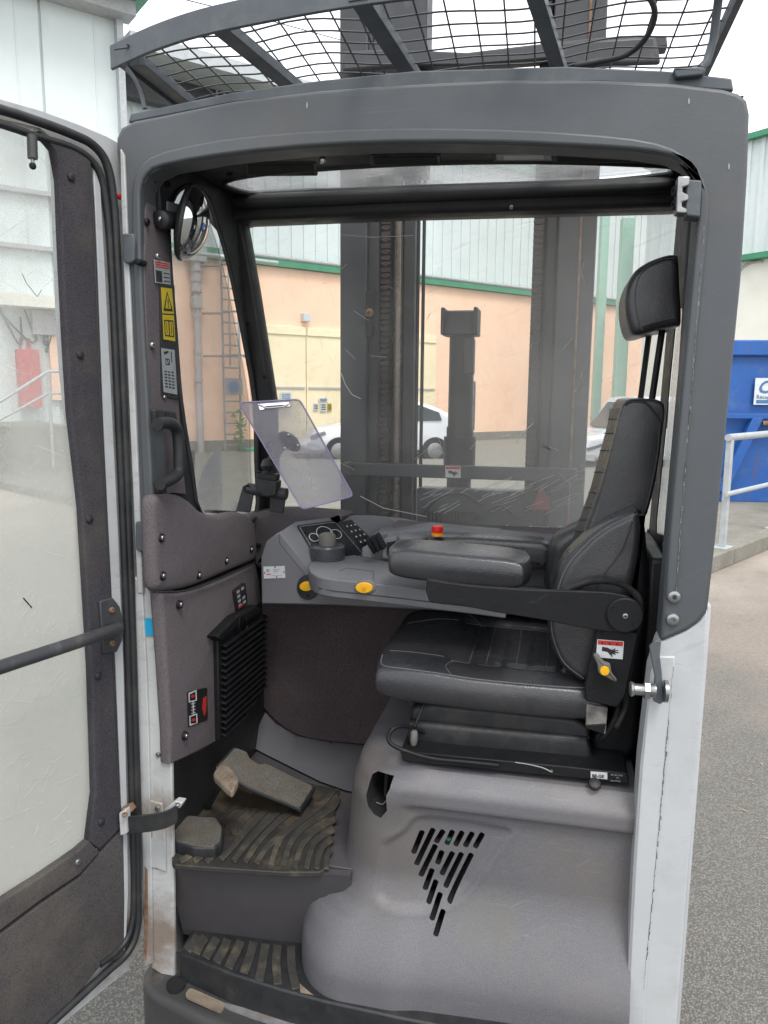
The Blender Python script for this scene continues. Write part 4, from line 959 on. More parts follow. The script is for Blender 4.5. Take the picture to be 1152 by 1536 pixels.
# ---- console
A_, B_, F_ = PY(1.88).p(418, 798), PY(1.88).p(463, 853), PY(2.05).p(525, 772)
CT = Pl(A_, (B_-A_).cross(F_-A_))
fcon = [(392, 906), (391, 836), (399, 812), (418, 798), (463, 853), (520, 862), (640, 880), (800, 892), (880, 900), (880, 930), (760, 922), (640, 915), (500, 908)]
con = prism('console', PY(1.88).t(fcon), YV*.17, M['consoleg'], T, bevel=.004)
tp_ = [(418, 798), (443, 782), (490, 776), (525, 772), (560, 772), (600, 776), (645, 784), (690, 796), (700, 800), (690, 812), (640, 840), (600, 862), (463, 853)]
prism('console_top', CT.off(.002).t(tp_), (0, .0, -.03), M['consoleg'], con, bevel=.003)
prism('console_rear', PY(1.97).t([(560, 800), (640, 792), (700, 798), (760, 803), (880, 813), (880, 900), (560, 880)]), YV*.1, M['consoleg'], con, bevel=.006)
cm = CT.off(.004)
disp = prism('display_panel', cm.t(rc([(445, 788), (506, 780), (551, 834), (530, 841), (524, 850), (482, 852)], 2)), (0, 0, -.004), M['screen'], con, bevel=.0006)
c2 = CT.off(.0055)
tube('display_border', c2.t(rc([(449, 790), (503, 783), (545, 832), (528, 837), (518, 845), (484, 848)], 3)), .0007, M['labelg'], disp, 4, closed=True)
for u, v, r in ((487, 800, 12), (471, 806, 7), (504, 801, 8)): 
    tube('gauge_ring', c2.t([(u+r*math.cos(a)+r*.25*math.sin(a), v+r*.85*math.sin(a)) for a in [2*PI*k/20 for k in range(20)]]), .0011, M['labelw'], disp, 5, closed=True)
kp = prism('keypad', CT.off(.0048).t([(511, 783), (527, 779), (563, 813), (540, 822)]), (0, 0, -.004), M['ink'], con, bevel=.0005)
kq = Quad(*c2.t([(514, 786), (532, 783), (560, 811), (541, 818)]))
for i in range(3):
    for j in range(4): kb_ = kq.poly('key', rect(.05+i*.33, .04+j*.25, .3+i*.33, .22+j*.25), .001, M['screen'], kp, .002, bevel=.0004); kq.poly('key_mark', rect(.12+i*.33, .1+j*.25, .2+i*.33, .16+j*.25), .0014, M['labelw'], kp, .0006)
for k, (u, v) in enumerate(((556, 816), (563, 812), (570, 808))):
    puff('finger_lever', PY(1.93-.01*k).t(rc([(u-8, v-6), (u-3, v-10), (u+9, v+12), (u+2, v+18)], 2)), YV*.014, .003, M['blacksteel'], con)
puff('finger_lever', PY(1.9).t(rc([(543, 822), (550, 818), (562, 838), (543, 836)], 2)), YV*.012, .003, M['consoleg'], con)
puff('side_socket', PY(1.92).t(rc([(575, 808), (596, 805), (596, 840), (573, 838)], 2)), YV*.05, .003, M['consoleg'], con)
prism('socket_opening', PY(1.918).t([(580, 814), (594, 811), (586, 830), (580, 834)]), YV*.003, M['dark'], con)
lathe('round_cover', [(.062, -.02), (.062, 0), (.056, .006), (.03, .009), (.001, .010)], M['consoleg'], PZ(1.275).p(613, 802), (0, 0, 1), con, 32)
pl_ = Quad(*PY(1.878).t([(395, 850), (427, 849), (428, 867), (396, 868)]))
o = pl_.poly('rating_plate', SQ, 0, M['labelw'], con, .0008)
pl_.many('print', [rect(.12, .2, .28, .45), rect(.45, .25, .75, .33), rect(.45, .42, .7, .48), rect(.35, .75, .85, .79)], .0004, M['labelg'], o); pl_.many('red_print', [rect(.12, .6, .34, .68)], .0004, M['labelr'], o)
for x, y in ((.05, .5), (.95, .5), (.55, .06), (.6, .9)): bolt(pl_.p(x, y), -YV, .002, M['ink'], o, 'rivet', False)
# emergency stop
es = PY(1.90).p(656, 801)
eb = lathe('stop_button_base', [(.001, 0), (.0155, 0), (.0155, .008), (.001, .008)], M['orange'], es-V((0, 0, .004)), (0, 0, 1), con, 20)
lathe('red_stop_button', [(.001, 0), (.0145, 0), (.015, .006), (.0145, .014), (.0125, .016), (.001, .016)], M['red'], es+V((0, 0, .005)), (0, 0, 1), eb, 24)
# front arm of console with steering knob
ZA = PZ(1.212)
armp = sm([(463, 850), (466, 858), (478, 865), (500, 869)], 3, False)+[V(p) for p in ((560, 875), (640, 884), (720, 893), (760, 898), (760, 862), (640, 848), (560, 838), (530, 832), (500, 830), (480, 834), (468, 842))]
arm = prism('console_arm', ZA.t(armp), (0, 0, -.045), M['consoleg'], T, bevel=.003)
ab = [p-V((0, .0012, .028)) for p in ZA.t([(464, 854), (478, 865), (500, 869), (560, 875), (640, 884), (720, 893)])]
tube('arm_groove', ab, .0009, M['stitchd'], arm, 4)
tube('lid_outline', ZA.off(.0004).t([(508, 857), (520, 852), (560, 857), (561, 871)]), .0006, M['stitchd'], arm, 4)
kn_ = ZA.p(491, 838)
kb2 = lathe('knob_base', [(.001, 0), (.047, 0), (.048, .004), (.048, .034), (.045, .038), (.04, .039), (.001, .037)], M['knobtop'], kn_, (0, 0, 1), T, 40)
lathe('steering_knob', [(.001, 0), (.023, 0), (.0235, .022), (.021, .029), (.012, .033), (.001, .034)], M['knob'], kn_+V((0, 0, .037)), (0, 0, 1), kb2, 28)
yp = PY(1.876)
bp_ = puff('button_plate', yp.t(circ(462, 881, 17, 19, 28)), YV*.01, .002, M['black'], con)
puff('yellow_button', PY(1.866).t(circ(459, 880, 10, 7, 24)), YV*.012, .002, M['yellow'], bp_)
bolt(yp.p(462, 893), -YV, .004, M['blacksteel'], bp_, 'screw')
fp = ZA.p(547, 874); yq = PY(fp.y-.004)
rg = puff('button_ring', yq.t(circ(548, 881, 16.5, 11, 28)), YV*.012, .003, M['consoleg'], arm)
puff('yellow_button', PY(fp.y-.009).t(circ(546, 882, 13, 8, 24)), YV*.01, .002, M['yellow'], rg)
lathe('button_boss', [(.001, -.001), (.004, -.001), (.0045, .002)], M['orange'], PY(fp.y-.010).p(546, 882), (0, -1, 0), rg, 12)

# ---- seat
def chan(u, v):
    z = 0
    z += -.004*math.exp(-((v+.85)/.2)**2)+.020*math.exp(-((v-.82)/.2)**2)-.006*math.exp(-(v/.5)**2)      # side bolsters
    if -.62 < v < .6 and -.15 < u < .75: z -= .006*(1-abs(math.sin((u+.15)*PI*3.9)))**5
    z -= .006*math.exp(-((v+.60)/.035)**2)*(u > -.35)+.006*math.exp(-((v-.60)/.035)**2)*(u > -.35)
    z -= .005*math.exp(-((u+.17)/.03)**2)*(abs(v) < .6)
    z += .006*math.exp(-((u+.55)/.3)**2)
    return z
SC = V((-.124, 1.742, 1.030))
seat = pad('seat_cushion', SC, (.255, 0, -.004), (0, .222, 0), (0, 0, 1), .088, M['leather'], T, p=6, k=.28, fn=chan, nu=110, nv=70)
def seatpt(u, v, dz=.0):
    h = lambda a: max(0, 1-abs(a)**6)**(1/6)
    x = u*math.sqrt(1-.28*v*v/2); y = v*math.sqrt(1-.28*u*u/2); q = h(u)*h(v)
    return SC+V((.255, 0, -.004))*x+V((0, .222, 0))*y+V((0, 0, .044*q+chan(u, v)*q+dz))
def ribbon(name, uv, r, mat, parent): return tube(name, [seatpt(u, v, .0005) for u, v in sm(uv, 6, False)], r, mat, parent, 5)
ribbon('seam', [(-.96, -.6), (-.93, -.88), (-.7, -.95), (-.3, -.955), (.2, -.955), (.7, -.95), (.95, -.9)], .0017, M['stitch'], seat)
ribbon('seam', [(-.9, -.5), (-.6, -.58), (-.2, -.60), (.2, -.60), (.8, -.60)], .0009, M['stitch'], seat)
ribbon('seam', [(-.9, .5), (-.6, .58), (-.2, .60), (.2, .60), (.8, .60)], .0009, M['stitch'], seat)
ribbon('seam', [(-.17, -.6), (-.17, 0), (-.17, .6)], .0009, M['stitch'], seat)
ribbon('seam', [(-.3, -.95), (-.36, -.8), (-.3, -.66), (-.17, -.60)], .0009, M['stitch'], seat)
ribbon('seam', [(-.3, .9), (-.32, .75), (-.17, .60)], .0009, M['stitch'], seat)
for k in range(5): ribbon('seam', [(-.0215+k*.128*1.0, -.58), (-.0215+k*.128, 0), (-.0215+k*.128, .58)], .0009, M['stitch'], seat)
# backrest
bk = [(935, 606), (948, 598), (975, 598), (993, 602), (998, 616), (993, 660), (985, 720), (972, 770), (962, 800), (968, 880), (940, 960), (905, 1010), (870, 1030), (852, 1010), (848, 960), (852, 900), (862, 860), (872, 820), (880, 790), (900, 735), (915, 680), (925, 640)]
YB = 1.635
back = puff('backrest', PY(YB).t(sm(bk, 2)), YV*.27, .012, M['leather'], T, n=8, cen=True)
# pleated centre strip that shows along the front edge
m = MB()
edge = [(931, 612), (926, 640), (915, 680), (901, 733), (889, 768), (879, 795), (872, 822), (868, 850)]
es_ = [PY(YB+.03).p(u-8, v) for u, v in sm(edge, 5, False)]; es2 = [PY(YB+.16).p(u-9, v) for u, v in sm(edge, 5, False)]
strip = solid('centre_strip', [PY(YB+.004).p(u+6, v) for u, v in sm(edge, 5, False)], [PY(YB+.10).p(u-16, v+1) for u, v in sm(edge, 5, False)], M['leather2'], back, V((.02, 0, 0)))
for k in range(1, 11):
    t = k/11*(len(edge)-1); i = int(t); f = t-i; e0 = V(edge[i]).lerp(V(edge[min(i+1, len(edge)-1)]), f)
    tube('pleat', [PY(YB+.003).p(e0.x+6, e0.y+1), PY(YB+.05).p(e0.x-6, e0.y-1.5), PY(YB+.098).p(e0.x-16, e0.y-1)], .0013, M['stitch'], strip, 5)
tube('seam', [PY(YB+.002).p(u+7, v) for u, v in sm(edge, 5, False)], .0014, M['stitch'], back, 5)
tube('piping', PY(YB-.004).t(sm([(937, 607), (950, 600), (966, 602), (978, 614), (989, 632), (990, 640), (985, 690), (975, 740), (965, 772), (956, 778)], 5, False)), .0022, M['stitchd'], back, 6)
nb = [(956, 767), (940, 772), (915, 783), (893, 798), (874, 815), (853, 835), (838, 857), (830, 885), (823, 910), (821, 940), (827, 970), (842, 1000), (862, 1018), (880, 1026), (900, 1000), (925, 950), (945, 900), (958, 840), (962, 790)]
near = puff('near_bolster', PY(1.55).t(sm(nb, 2)), YV*.12, .020, M['leather'], back, ri=.026, n=8, cen=True)
ins = [(956, 771), (938, 777), (915, 789), (893, 804), (876, 820), (858, 840), (845, 861), (836, 887), (829, 912), (827, 940), (834, 970), (848, 996), (876, 1018)]
tube('seam', PY(1.5482).t(sm(ins, 5, False)), .0012, M['stitch'], near, 5)
tube('seam', PY(1.546).t(sm([(949, 782), (942, 805), (932, 828), (915, 850), (900, 872), (894, 886)], 5, False)), .0009, M['stitchd'], near, 5)
fb = [(888, 768), (873, 785), (848, 797), (828, 812), (820, 835), (817, 860), (818, 892), (850, 910), (880, 880), (893, 820)]
puff('far_bolster', PY(1.86).t(sm(fb, 2)), YV*.1, .03, M['leather2'], back, cen=True)
sh = [(958, 768), (966, 780), (970, 810), (973, 860), (972, 930), (965, 1000), (960, 1060), (955, 1120), (935, 1142), (900, 1143), (888, 1122), (890, 1100), (915, 1090), (925, 1050), (915, 1000), (930, 900), (945, 820)]
puff('seat_shell', PY(1.60).t(sm(sh, 2)), YV*.3, .015, M['blacksteel'], back)
bx2('seat_frame', (.195, 1.62, .9), (.235, 1.95, 1.32), M['black'], back, .01)
prism('rear_cover', PY(1.95).t([(968, 834), (985, 832), (998, 845), (1000, 900), (985, 990), (966, 920)]), YV*.08, M['consoleg'], T, bevel=.01)
prism('rusty_edge', PY(1.5).t([(992, 872), (998, 872), (992, 958), (987, 958)]), YV*.02, M['rust'], T)
# headrest
hr = [(938, 455), (941, 430), (952, 407), (972, 392), (998, 382), (1014, 381), (1019, 388), (1021, 430), (1023, 482), (1014, 489), (985, 495), (960, 502), (948, 499), (941, 480)]
hd = puff('headrest', PY(1.64).t(sm(hr, 3)), YV*.2, .018, M['leather'], back, n=8, smooth=60, cen=True)
tube('seam', PY(1.6395).t(sm([(1013, 387), (990, 390), (968, 403), (955, 425), (953, 455), (959, 485), (964, 496)], 5, False)), .0011, M['stitch'], hd, 5)
tube('seam', PY(1.6395).t(sm([(964, 490), (990, 483), (1012, 478)], 5, False)), .0009, M['stitchd'], hd, 5)
tube('headrest_post', [PY(1.83).p(975, 490), PY(1.83).p(959, 612)], .0065, M['blacksteel'], back, 10)
tube('headrest_post', [PY(1.70).p(994, 490), PY(1.70).p(976, 612)], .0068, M['blacksteel'], back, 10)
# armrests
aw = PY(1.60)
ar = pad('armrest', V((-.200, 1.665, 1.279)), (.159, 0, -.006), (0, .078, 0), (0, 0, 1), .072, M['leather'], T, p=5, k=.35, nu=50, nv=30)
def pad_loop(o, ex, ey, tz, p, k, zf, sc_=1.0, n=60):
    out = []
    for i in range(n):
        a = 2*PI*i/n; c, s = math.cos(a), math.sin(a); mxx = max(abs(c), abs(s)); u, v = c/mxx*.93, s/mxx*.93
        h = lambda q: max(0, 1-abs(q)**p)**(1/p)
        x = u*math.sqrt(1-k*v*v/2); y = v*math.sqrt(1-k*u*u/2)
        out.append(o+V(ex)*x+V(ey)*y+V((0, 0, tz/2*h(u)*h(v)+zf)))
    return out
tube('seam', pad_loop(V((-.200, 1.665, 1.279)), (.159, 0, -.006), (0, .078, 0), .072, 5, .35, .0003), .0011, M['stitch'], ar, 5, closed=True)
tube('armrest_post', [PY(1.63).p(772, 872), PY(1.63).p(772, 892)], .008, M['blacksteel'], T, 10)
puff('far_armrest', PY(1.90).t(rc([(640, 806), (700, 806), (815, 813), (828, 822), (826, 856), (790, 856), (640, 838)], 6)), YV*.09, .018, M['leather'], T)
# black armrest arm
aa = [(640, 872), (646, 870), (700, 878), (780, 884), (870, 887), (905, 888), (935, 893), (955, 903), (965, 918), (963, 935), (950, 947), (925, 949), (880, 943), (820, 931), (740, 918), (690, 908), (644, 903)]
arm_ = prism('armrest_arm', PY(1.50).t(sm(aa, 2)), YV*.012, M['blacksteel'], T, bevel=.002)
lathe('pivot_disc', [(.001, .007), (.032, .007), (.0345, .005), (.035, 0), (.035, -.004)], M['blacksteel'], PY(1.50).p(937, 922), (0, -1, 0), arm_, 40)
bolt(PY(1.494).p(938, 924), -YV, .006, M['steel'], arm_, 'screw')
for u, v in ((922, 912), (952, 934)): tube('spring_clip', [PY(1.4925).p(u+4*math.cos(a), v+4*math.sin(a)) for a in [k*PI/8 for k in range(2, 15)]], .0007, M['blacksteel'], arm_, 4)
ap_ = [(896, 943), (958, 949), (951, 985), (943, 1020), (938, 1045), (926, 1062), (878, 1052), (877, 1030), (885, 990)]
apo = prism('adjuster_plate', PY(1.515).t(ap_), YV*.014, M['blacksteel'], T, bevel=.003)
for u, v in ((903, 949), (938, 951), (883, 1050), (915, 1057)): bolt(PY(1.514).p(u, v), -YV, .0032, M['blacksteel'], apo, 'screw')
prism('worn_bracket', PY(1.53).t([(880, 1056), (912, 1062), (908, 1102), (878, 1092)]), YV*.012, M['wornb'], apo, bevel=.002)
prism('worn_bracket_tip', PY(1.527).t([(878, 1088), (909, 1086), (906, 1102), (878, 1093)]), YV*.012, M['blacksteel'], apo, bevel=.002)
hs = Quad(*PY(1.5138).t([(896, 959), (936, 962), (934, 989), (894, 986)]))
st = hs.poly('hand_crush_sticker', SQ, 0, M['labelw'], apo, .0006)
hs.many('red_band', [rect(.03, .04, .97, .28)], .0003, M['labelr'], st)
hs.many('warning_triangles', [[(.2+.27*i, .1), (.26+.27*i, .24), (.14+.27*i, .24)] for i in range(3)], .0006, M['ink'], st)
hand = [(.2, .38), (.2, .62), (.42, .66), (.5, .78), (.6, .92), (.63, .86), (.58, .74), (.72, .78), (.74, .74), (.66, .68), (.84, .68), (.84, .63), (.68, .6), (.82, .54), (.81, .5), (.66, .53), (.72, .44), (.69, .42), (.58, .52), (.5, .48), (.42, .42)]
hs.many('hand_pictogram', [hand], .0003, M['ink'], st)
hs.many('pinch_lines', [rect(.52, .36, .535, .5), rect(.58, .36, .595, .5), rect(.56, .82, .575, .96)], .0006, M['labelg'], st)
wg = puff('wing_knob', PY(1.495).t(sm([(890, 984), (896, 982), (906, 993), (915, 997), (918, 1010), (925, 1020), (922, 1023), (908, 1016), (898, 1010), (896, 998)], 3)), YV*.012, .004, M['knob'], apo)
lathe('yellow_cap', [(.001, .004), (.0085, .0035), (.0092, .001), (.0092, -.003)], M['yellow'], PY(1.494).p(907, 1006), (0, -1, 0), wg, 24)
# ribbed cable conduit
def conduit(pl_list, r, mat, parent, ridge=.12, name='cable_conduit'):
    p = sm(pl_list, 14, False); n = len(p); fine = []
    for i in range(n-1):
        for j in range(3): fine.append(p[i].lerp(p[i+1], j/3))
    return tube(name, fine, [r*(1+ridge*(1 if i % 2 else -1)) for i in range(len(fine))], mat, parent, 8)
conduit([PY(1.56).p(840, 890), PY(1.545).p(862, 880), PY(1.53).p(890, 872), PY(1.52).p(925, 874), PY(1.515).p(950, 888), PY(1.525).p(960, 906), PY(1.535).p(958, 935), PY(1.54).p(952, 965), PY(1.54).p(946, 1000), PY(1.54).p(938, 1035), PY(1.54).p(938, 1062), PY(1.55).p(925, 1090)], .0062, M['rubber'], T)
conduit([PY(1.56).p(930, 1045), PY(1.56).p(926, 1068), PY(1.57).p(915, 1092), PY(1.58).p(902, 1108)], .006, M['rubber'], T)
# suspension
s0 = [(618, 1062), (650, 1056), (860, 1078), (882, 1090), (886, 1112), (860, 1112), (640, 1088), (616, 1080)]
puff('suspension_upper', PY(1.565).t(s0), YV*.36, .012, M['rubber'], T)
s1 = [(612, 1085), (640, 1084), (880, 1108), (890, 1142), (870, 1148), (640, 1120), (610, 1112)]
puff('suspension_lower', PY(1.552).t(s1), YV*.38, .014, M['rubber'], T)
prism('seat_pan', PY(1.60).t([(640, 1045), (880, 1060), (885, 1085), (700, 1075), (640, 1062)]), YV*.3, M['blacksteel'], T, bevel=.003)
rl = [(600, 1126), (700, 1136), (850, 1150), (940, 1160), (944, 1176), (850, 1166), (740, 1156), (604, 1142)]
rail = prism('seat_rail', PY(1.498).t(rl), YV*.42, M['blacksteel'], T, bevel=.002)
rp_ = PY(1.4965); q1 = Quad(rp_.p(886, 1157), rp_.p(911, 1159), rp_.p(911, 1169), rp_.p(886, 1167))
o = q1.poly('seat_label', SQ, 0, M['labelw'], rail, .0005)
exx = (rp_.p(911, 1163)-rp_.p(886, 1161)).normalized()
txt('lettering', 'BE-GE', rp_.off(.0008).p(888, 1165.5), exx, UPV, .0088, M['ink'], o, bold=.02, ext=.0002)
for k, s_ in enumerate(('BE-GE 3100', 'CE', 'No 97102')): txt('rail_lettering', s_, rp_.off(.0004).p(916+(k == 1)*8, 1163+k*4.5), exx, UPV, .0046, M['labelg'], rail, ext=.0002)
tube('adjust_bar', sm([PY(1.56).p(640, 1100), PY(1.52).p(612, 1090), PY(1.49).p(592, 1092), PY(1.48).p(583, 1104), PY(1.475).p(587, 1116), PY(1.475).p(610, 1127), PY(1.48).p(650, 1138), PY(1.485).p(700, 1143), PY(1.49).p(748, 1148)], 6, False), .0045, M['blacksteel'], rail, 8)
tube('release_wire', sm([PY(1.50).p(770, 1143), PY(1.495).p(795, 1147), PY(1.49).p(815, 1152), PY(1.485).p(828, 1158), PY(1.485).p(827, 1154)], 5, False), .0014, M['steel'], rail, 6)
lv = tube('weight_lever', [PY(1.55).p(636, 1055), PY(1.535).p(630, 1070), PY(1.525).p(622, 1090)], .0035, M['blacksteel'], T, 8)
lathe('lever_grip', [(.001, 0), (.006, .001), (.0085, .012), (.0075, .03), (.005, .034), (.001, .034)], M['knob'], PY(1.525).p(620, 1118), (.06, 0, 1), lv, 14)
bolt(PY(1.485).p(892, 1176), (0, -.6, 1), .013, M['rubber'], T, 'rubber_stop', False)

# ---- grey seat base moulding (displaced shell, then vents and the torn hole cut as pockets painted black for the unlit inside)
def ss(a, b, x):
    t = max(0, min(1, (x-a)/(b-a))); return t*t*(3-2*t)
tri = [(FR.p(u, v).x, FR.p(u, v).z) for u, v in sm([(599, 1262), (612, 1246), (640, 1243), (760, 1262), (755, 1284), (718, 1335), (690, 1368), (650, 1380), (613, 1378), (572, 1368), (545, 1341), (543, 1312), (560, 1285)], 2)]
def indist(x, z):
    ins_ = False; dm = 9
    for i in range(len(tri)):
        (x1, z1), (x2, z2) = tri[i-1], tri[i]
        if (z1 > z) != (z2 > z) and x < (x2-x1)*(z-z1)/(z2-z1)+x1: ins_ = not ins_
        l = (x2-x1)**2+(z2-z1)**2; t = max(0, min(1, ((x-x1)*(x2-x1)+(z-z1)*(z2-z1))/l)); dm = min(dm, math.hypot(x-x1-t*(x2-x1), z-z1-t*(z2-z1)))
    return dm if ins_ else -dm
zs = [.872]+[.8705-.0065*k for k in range(88)]
def prof_left(z):
    pts = [(.872, -.365), (.868, -.383), (.86, -.395), (.84, -.408), (.80, -.418), (.75, -.424), (.65, -.432), (.585, -.440), (.563, -.448), (.552, -.475), (.54, -.50), (.52, -.512), (.47, -.520), (.40, -.522), (.30, -.515)]
    for (z0, a), (z1, b) in zip(pts[:-1], pts[1:]):
        if z >= z1: return a+(b-a)*(z0-z)/(z0-z1)
    return pts[-1][1]
def prof_front(z, x):
    y = 1.490-.030*ss(.874, .83, z)
    right = ss(-.30, -.22, x)
    y += .022*ss(.802, .790, z)*right+.010*ss(.84, .74, z)*(1-right)
    y -= (.078+.012*(1-ss(-.3, 0, x)))*ss(.64, .43, z)
    return y
vs = []; NP = 0
grid = []
for z in zs:
    xl = prof_left(z); ring = []
    cr = .11+.05*ss(.78, .87, z) if z > .55 else .13
    yb = 2.04
    # front from right to left
    nf = 90
    y0 = prof_front(z, xl+cr)
    for i in range(nf+1):
        x = .186+(xl+cr-.186)*i/nf; d = indist(x, z) if .5 < z < .84 and x < .2 else -1
        y = prof_front(z, x)+(.007*ss(0, .012, d) if d > -.02 else 0)-(.002*math.exp(-((d+.004)/.004)**2) if d > -.02 and z < .78 else 0)
        ring.append(V((x, y, z)))
    for i in range(1, 19):
        a = PI/2*i/18; ring.append(V((xl+cr-cr*math.sin(a), y0+cr*1.2-cr*1.2*math.cos(a), z)))
    for i in range(1, 14): ring.append(V((xl, y0+cr*1.2+(yb-y0-cr*1.2)*i/13, z)))
    ring.append(V((.186, yb, z))); grid.append(ring)
m_ = len(grid[0]); vs = [p for r in grid for p in r]; fs = []
for k in range(len(grid)-1):
    for i in range(m_): j = (i+1) % m_; fs.append((k*m_+i, k*m_+j, (k+1)*m_+j, (k+1)*m_+i))
fs.append(tuple(range(m_))); fs.append(tuple(range((len(grid)-1)*m_, len(grid)*m_)))
base = mk('seat_base', vs, fs, M['plastic'], T, 50)
cut = MB()
off5 = lambda x, y: (430+x/2.954, 1150+y/2.954)
slots = [((560, 390), (592, 312)), ((573, 443), (640, 305)), ((592, 495), (650, 378)), ((660, 350), (684, 312)), ((707, 358), (727, 314)), ((746, 364), (770, 318)), ((790, 368), (815, 322)), ((834, 373), (860, 326)),
         ((665, 445), (680, 405)), ((685, 493), (727, 410)), ((703, 544), (767, 414)), ((723, 594), (811, 417)), ((612, 548), (636, 486)), ((631, 596), (654, 534)), ((652, 643), (675, 582)), ((673, 692), (694, 632))]
def capsule(a, b, r):
    a, b = V(a), V(b); d = (b-a).normalized(); a -= d*5; b += d*5; n_ = V((-d.y, d.x)); out = []
    for k in range(7): t = -PI/2+PI*k/6; out.append(b+d*math.sin(t+PI/2)*r*.55*(1 if True else 0)+n_*(-math.cos(t+PI/2))*r)
    for k in range(7): t = PI*k/6; out.append(a-d*math.sin(t)*r*.55+n_*math.cos(t)*r)
    return out
cutp = PY(1.47)
for a, b in slots:
    c = [off5(*p) for p in capsule(a, b, 12.5)]; p3 = [V((p.x, 1.40, p.z)) for p in cutp.t(c)]; cut.prism(p3, YV*.13)
torn = [(549, 1178), (554, 1152), (562, 1148), (590, 1149), (588, 1162), (583, 1172), (584, 1194), (574, 1206), (563, 1202), (553, 1192)]
cut.prism([V((p.x, 1.40, p.z)) for p in PY(1.52).t(torn)], V((.02, .2, -.01)))
co = cut.build('cutter_tmp', M['dark'], None, 0)
bmod = base.modifiers.new('cut', 'BOOLEAN'); bmod.operation = 'DIFFERENCE'; bmod.object = co; bmod.solver = 'EXACT'
try: bmod.material_mode = 'TRANSFER'
except Exception: pass
dg = bpy.context.evaluated_depsgraph_get(); nm = bpy.data.meshes.new_from_object(base.evaluated_get(dg)); base.modifiers.clear()
nm.name = 'seat_base'; base.data = nm; bpy.data.objects.remove(co)
tube('torn_edge', [V((p.x, p.y, p.z)) for p in PY(1.515).t([(549, 1176), (553, 1192), (563, 1203), (574, 1207), (584, 1196)])], .0016, M['footwell'], base, 5)
tube('inner_bracket', PY(1.56).t([(560, 1200), (578, 1196), (580, 1160)]), .004, M['mast'], base, 6)
m = MB(); m.box(PY(1.51).p(674, 1263), (.012, .01, .02)); m.build('green_wire', M['green'], base)
m = MB(); m.box(PY(1.515).p(660, 1320), (.012, .01, .05)); m.build('red_wire', M['labelr'], base)
# scuffs on the shoulder
m = MB()
for (u, v, a, l) in ((515, 1248, 1.4, 12), (519, 1254, 1.3, 14), (512, 1252, 0, 8), (573, 1238, 1.9, 5), (512, 1462, -.1, 22), (785, 1440, -.7, 40), (520, 1380, -.9, 30), (905, 1215, 1.5, 14)):
    p0 = V((u, v)); d = V((math.cos(a), math.sin(a)))*l; n_ = V((-d.y, d.x)).normalized()*.35
    pass

# ---- floor, mat, ribs
bx2('floor_pan', (-.82, 1.50, .50), (-.38, 2.09, .612), M['riser'], T)
mo = [(258, 1294), (262, 1297), (330, 1302), (420, 1308), (480, 1308), (492, 1300), (500, 1230), (510, 1183), (480, 1178), (400, 1160), (330, 1140), (300, 1150), (258, 1190)]
fm = prism('floor_mat', PZ(.622).t(rc(mo, 3)), (0, 0, -.012), M['mat'], T, bevel=.002)
rz_ = PZ(.6265)
def rib(a, b, w_=3.2, plz=None, parent=None, th=.005):
    p = sm([a[0], *a[1:], b] if isinstance(a, list) else [a, b], 5, False); n = len(p); L_ = []; R2 = []
    for i in range(n):
        d = (p[min(n-1, i+1)]-p[max(0, i-1)]).normalized(); nn = V((-d.y, d.x)); L_.append(p[i]+nn*w_); R2.append(p[i]-nn*w_)
    return solid('rib', (plz or rz_).t(L_), (plz or rz_).t(R2), M['rib'], parent or fm, V((0, 0, -th)), bevel=.001, seg=1)
co3 = lambda x, y: (200+x/3.2, 880+y/3.2)
ribs = [([(960, 975), (905, 1045), (830, 1100), (760, 1150), (700, 1220)], (660, 1330)), ([(985, 1010), (960, 1055), (880, 1110), (810, 1160), (755, 1230)], (720, 1335)),
        ([(975, 1110), (900, 1150), (840, 1200), (800, 1260)], (775, 1345)), ([(965, 1160), (905, 1195), (860, 1245)], (830, 1348)), ([(958, 1205), (915, 1240), (890, 1290)], (880, 1350)),
        ([(950, 1260), (930, 1290)], (925, 1350)), ([(860, 1080), (790, 1130), (720, 1180), (640, 1250)], (590, 1325)), ([(760, 1075), (690, 1130), (610, 1210)], (535, 1318)), ([(700, 1075), (620, 1150), (545, 1230)], (480, 1315)),
        ([(640, 1065), (560, 1150), (490, 1230)], (420, 1305)), ([(590, 1060), (520, 1130)], (470, 1180)), ([(540, 1050), (490, 1095)], (440, 1145)), ([(485, 1045), (440, 1085)], (400, 1115)),
        ([(290, 1270), (260, 1295)], (225, 1310)), ([(330, 1290), (310, 1300)], (290, 1315)), ([(385, 1285), (365, 1300)], (350, 1318))]
for a, b in ribs: rib([co3(*p) for p in a], co3(*b), 4.1, PZ(.6262+.00035*(ribs.index((a, b)) % 5)))
def rpad(name, px, z, h_, tilt=None, r=.006, mat='grit', rim=True):
    o = puff(name, PZ(z-.002).t(rc(px, 4)), (0, 0, -h_), .005, M['rubber'], T)
    c = sum((V(p) for p in px), V((0, 0)))/len(px)
    prism('grip_surface', PZ(z).t(rc([V(p)+(c-V(p)).normalized()*3.2 for p in px], 3)), (0, 0, -.004), M[mat], o, bevel=.0008); return o
ac = [(322, 1150), (350, 1119), (368, 1125), (373, 1136), (388, 1146), (398, 1143), (474, 1180), (452, 1214), (440, 1208), (372, 1180)]
def tilted(pl, px, name, mat, th, bevel=.002, parent=None): return prism(name, pl.t(px), (0, 0, -th), M[mat], parent or T, bevel=bevel)
p1_, p2_, p3_ = PX(-.785).p(322, 1132), PZ(.66).p(474, 1180), PZ(.65).p(452, 1214)
AP = Pl(p1_, (p2_-p1_).cross(p3_-p1_)); 
acc = tilted(AP, rc(ac, 4), 'accelerator_plate', 'rubber', .012, .003)
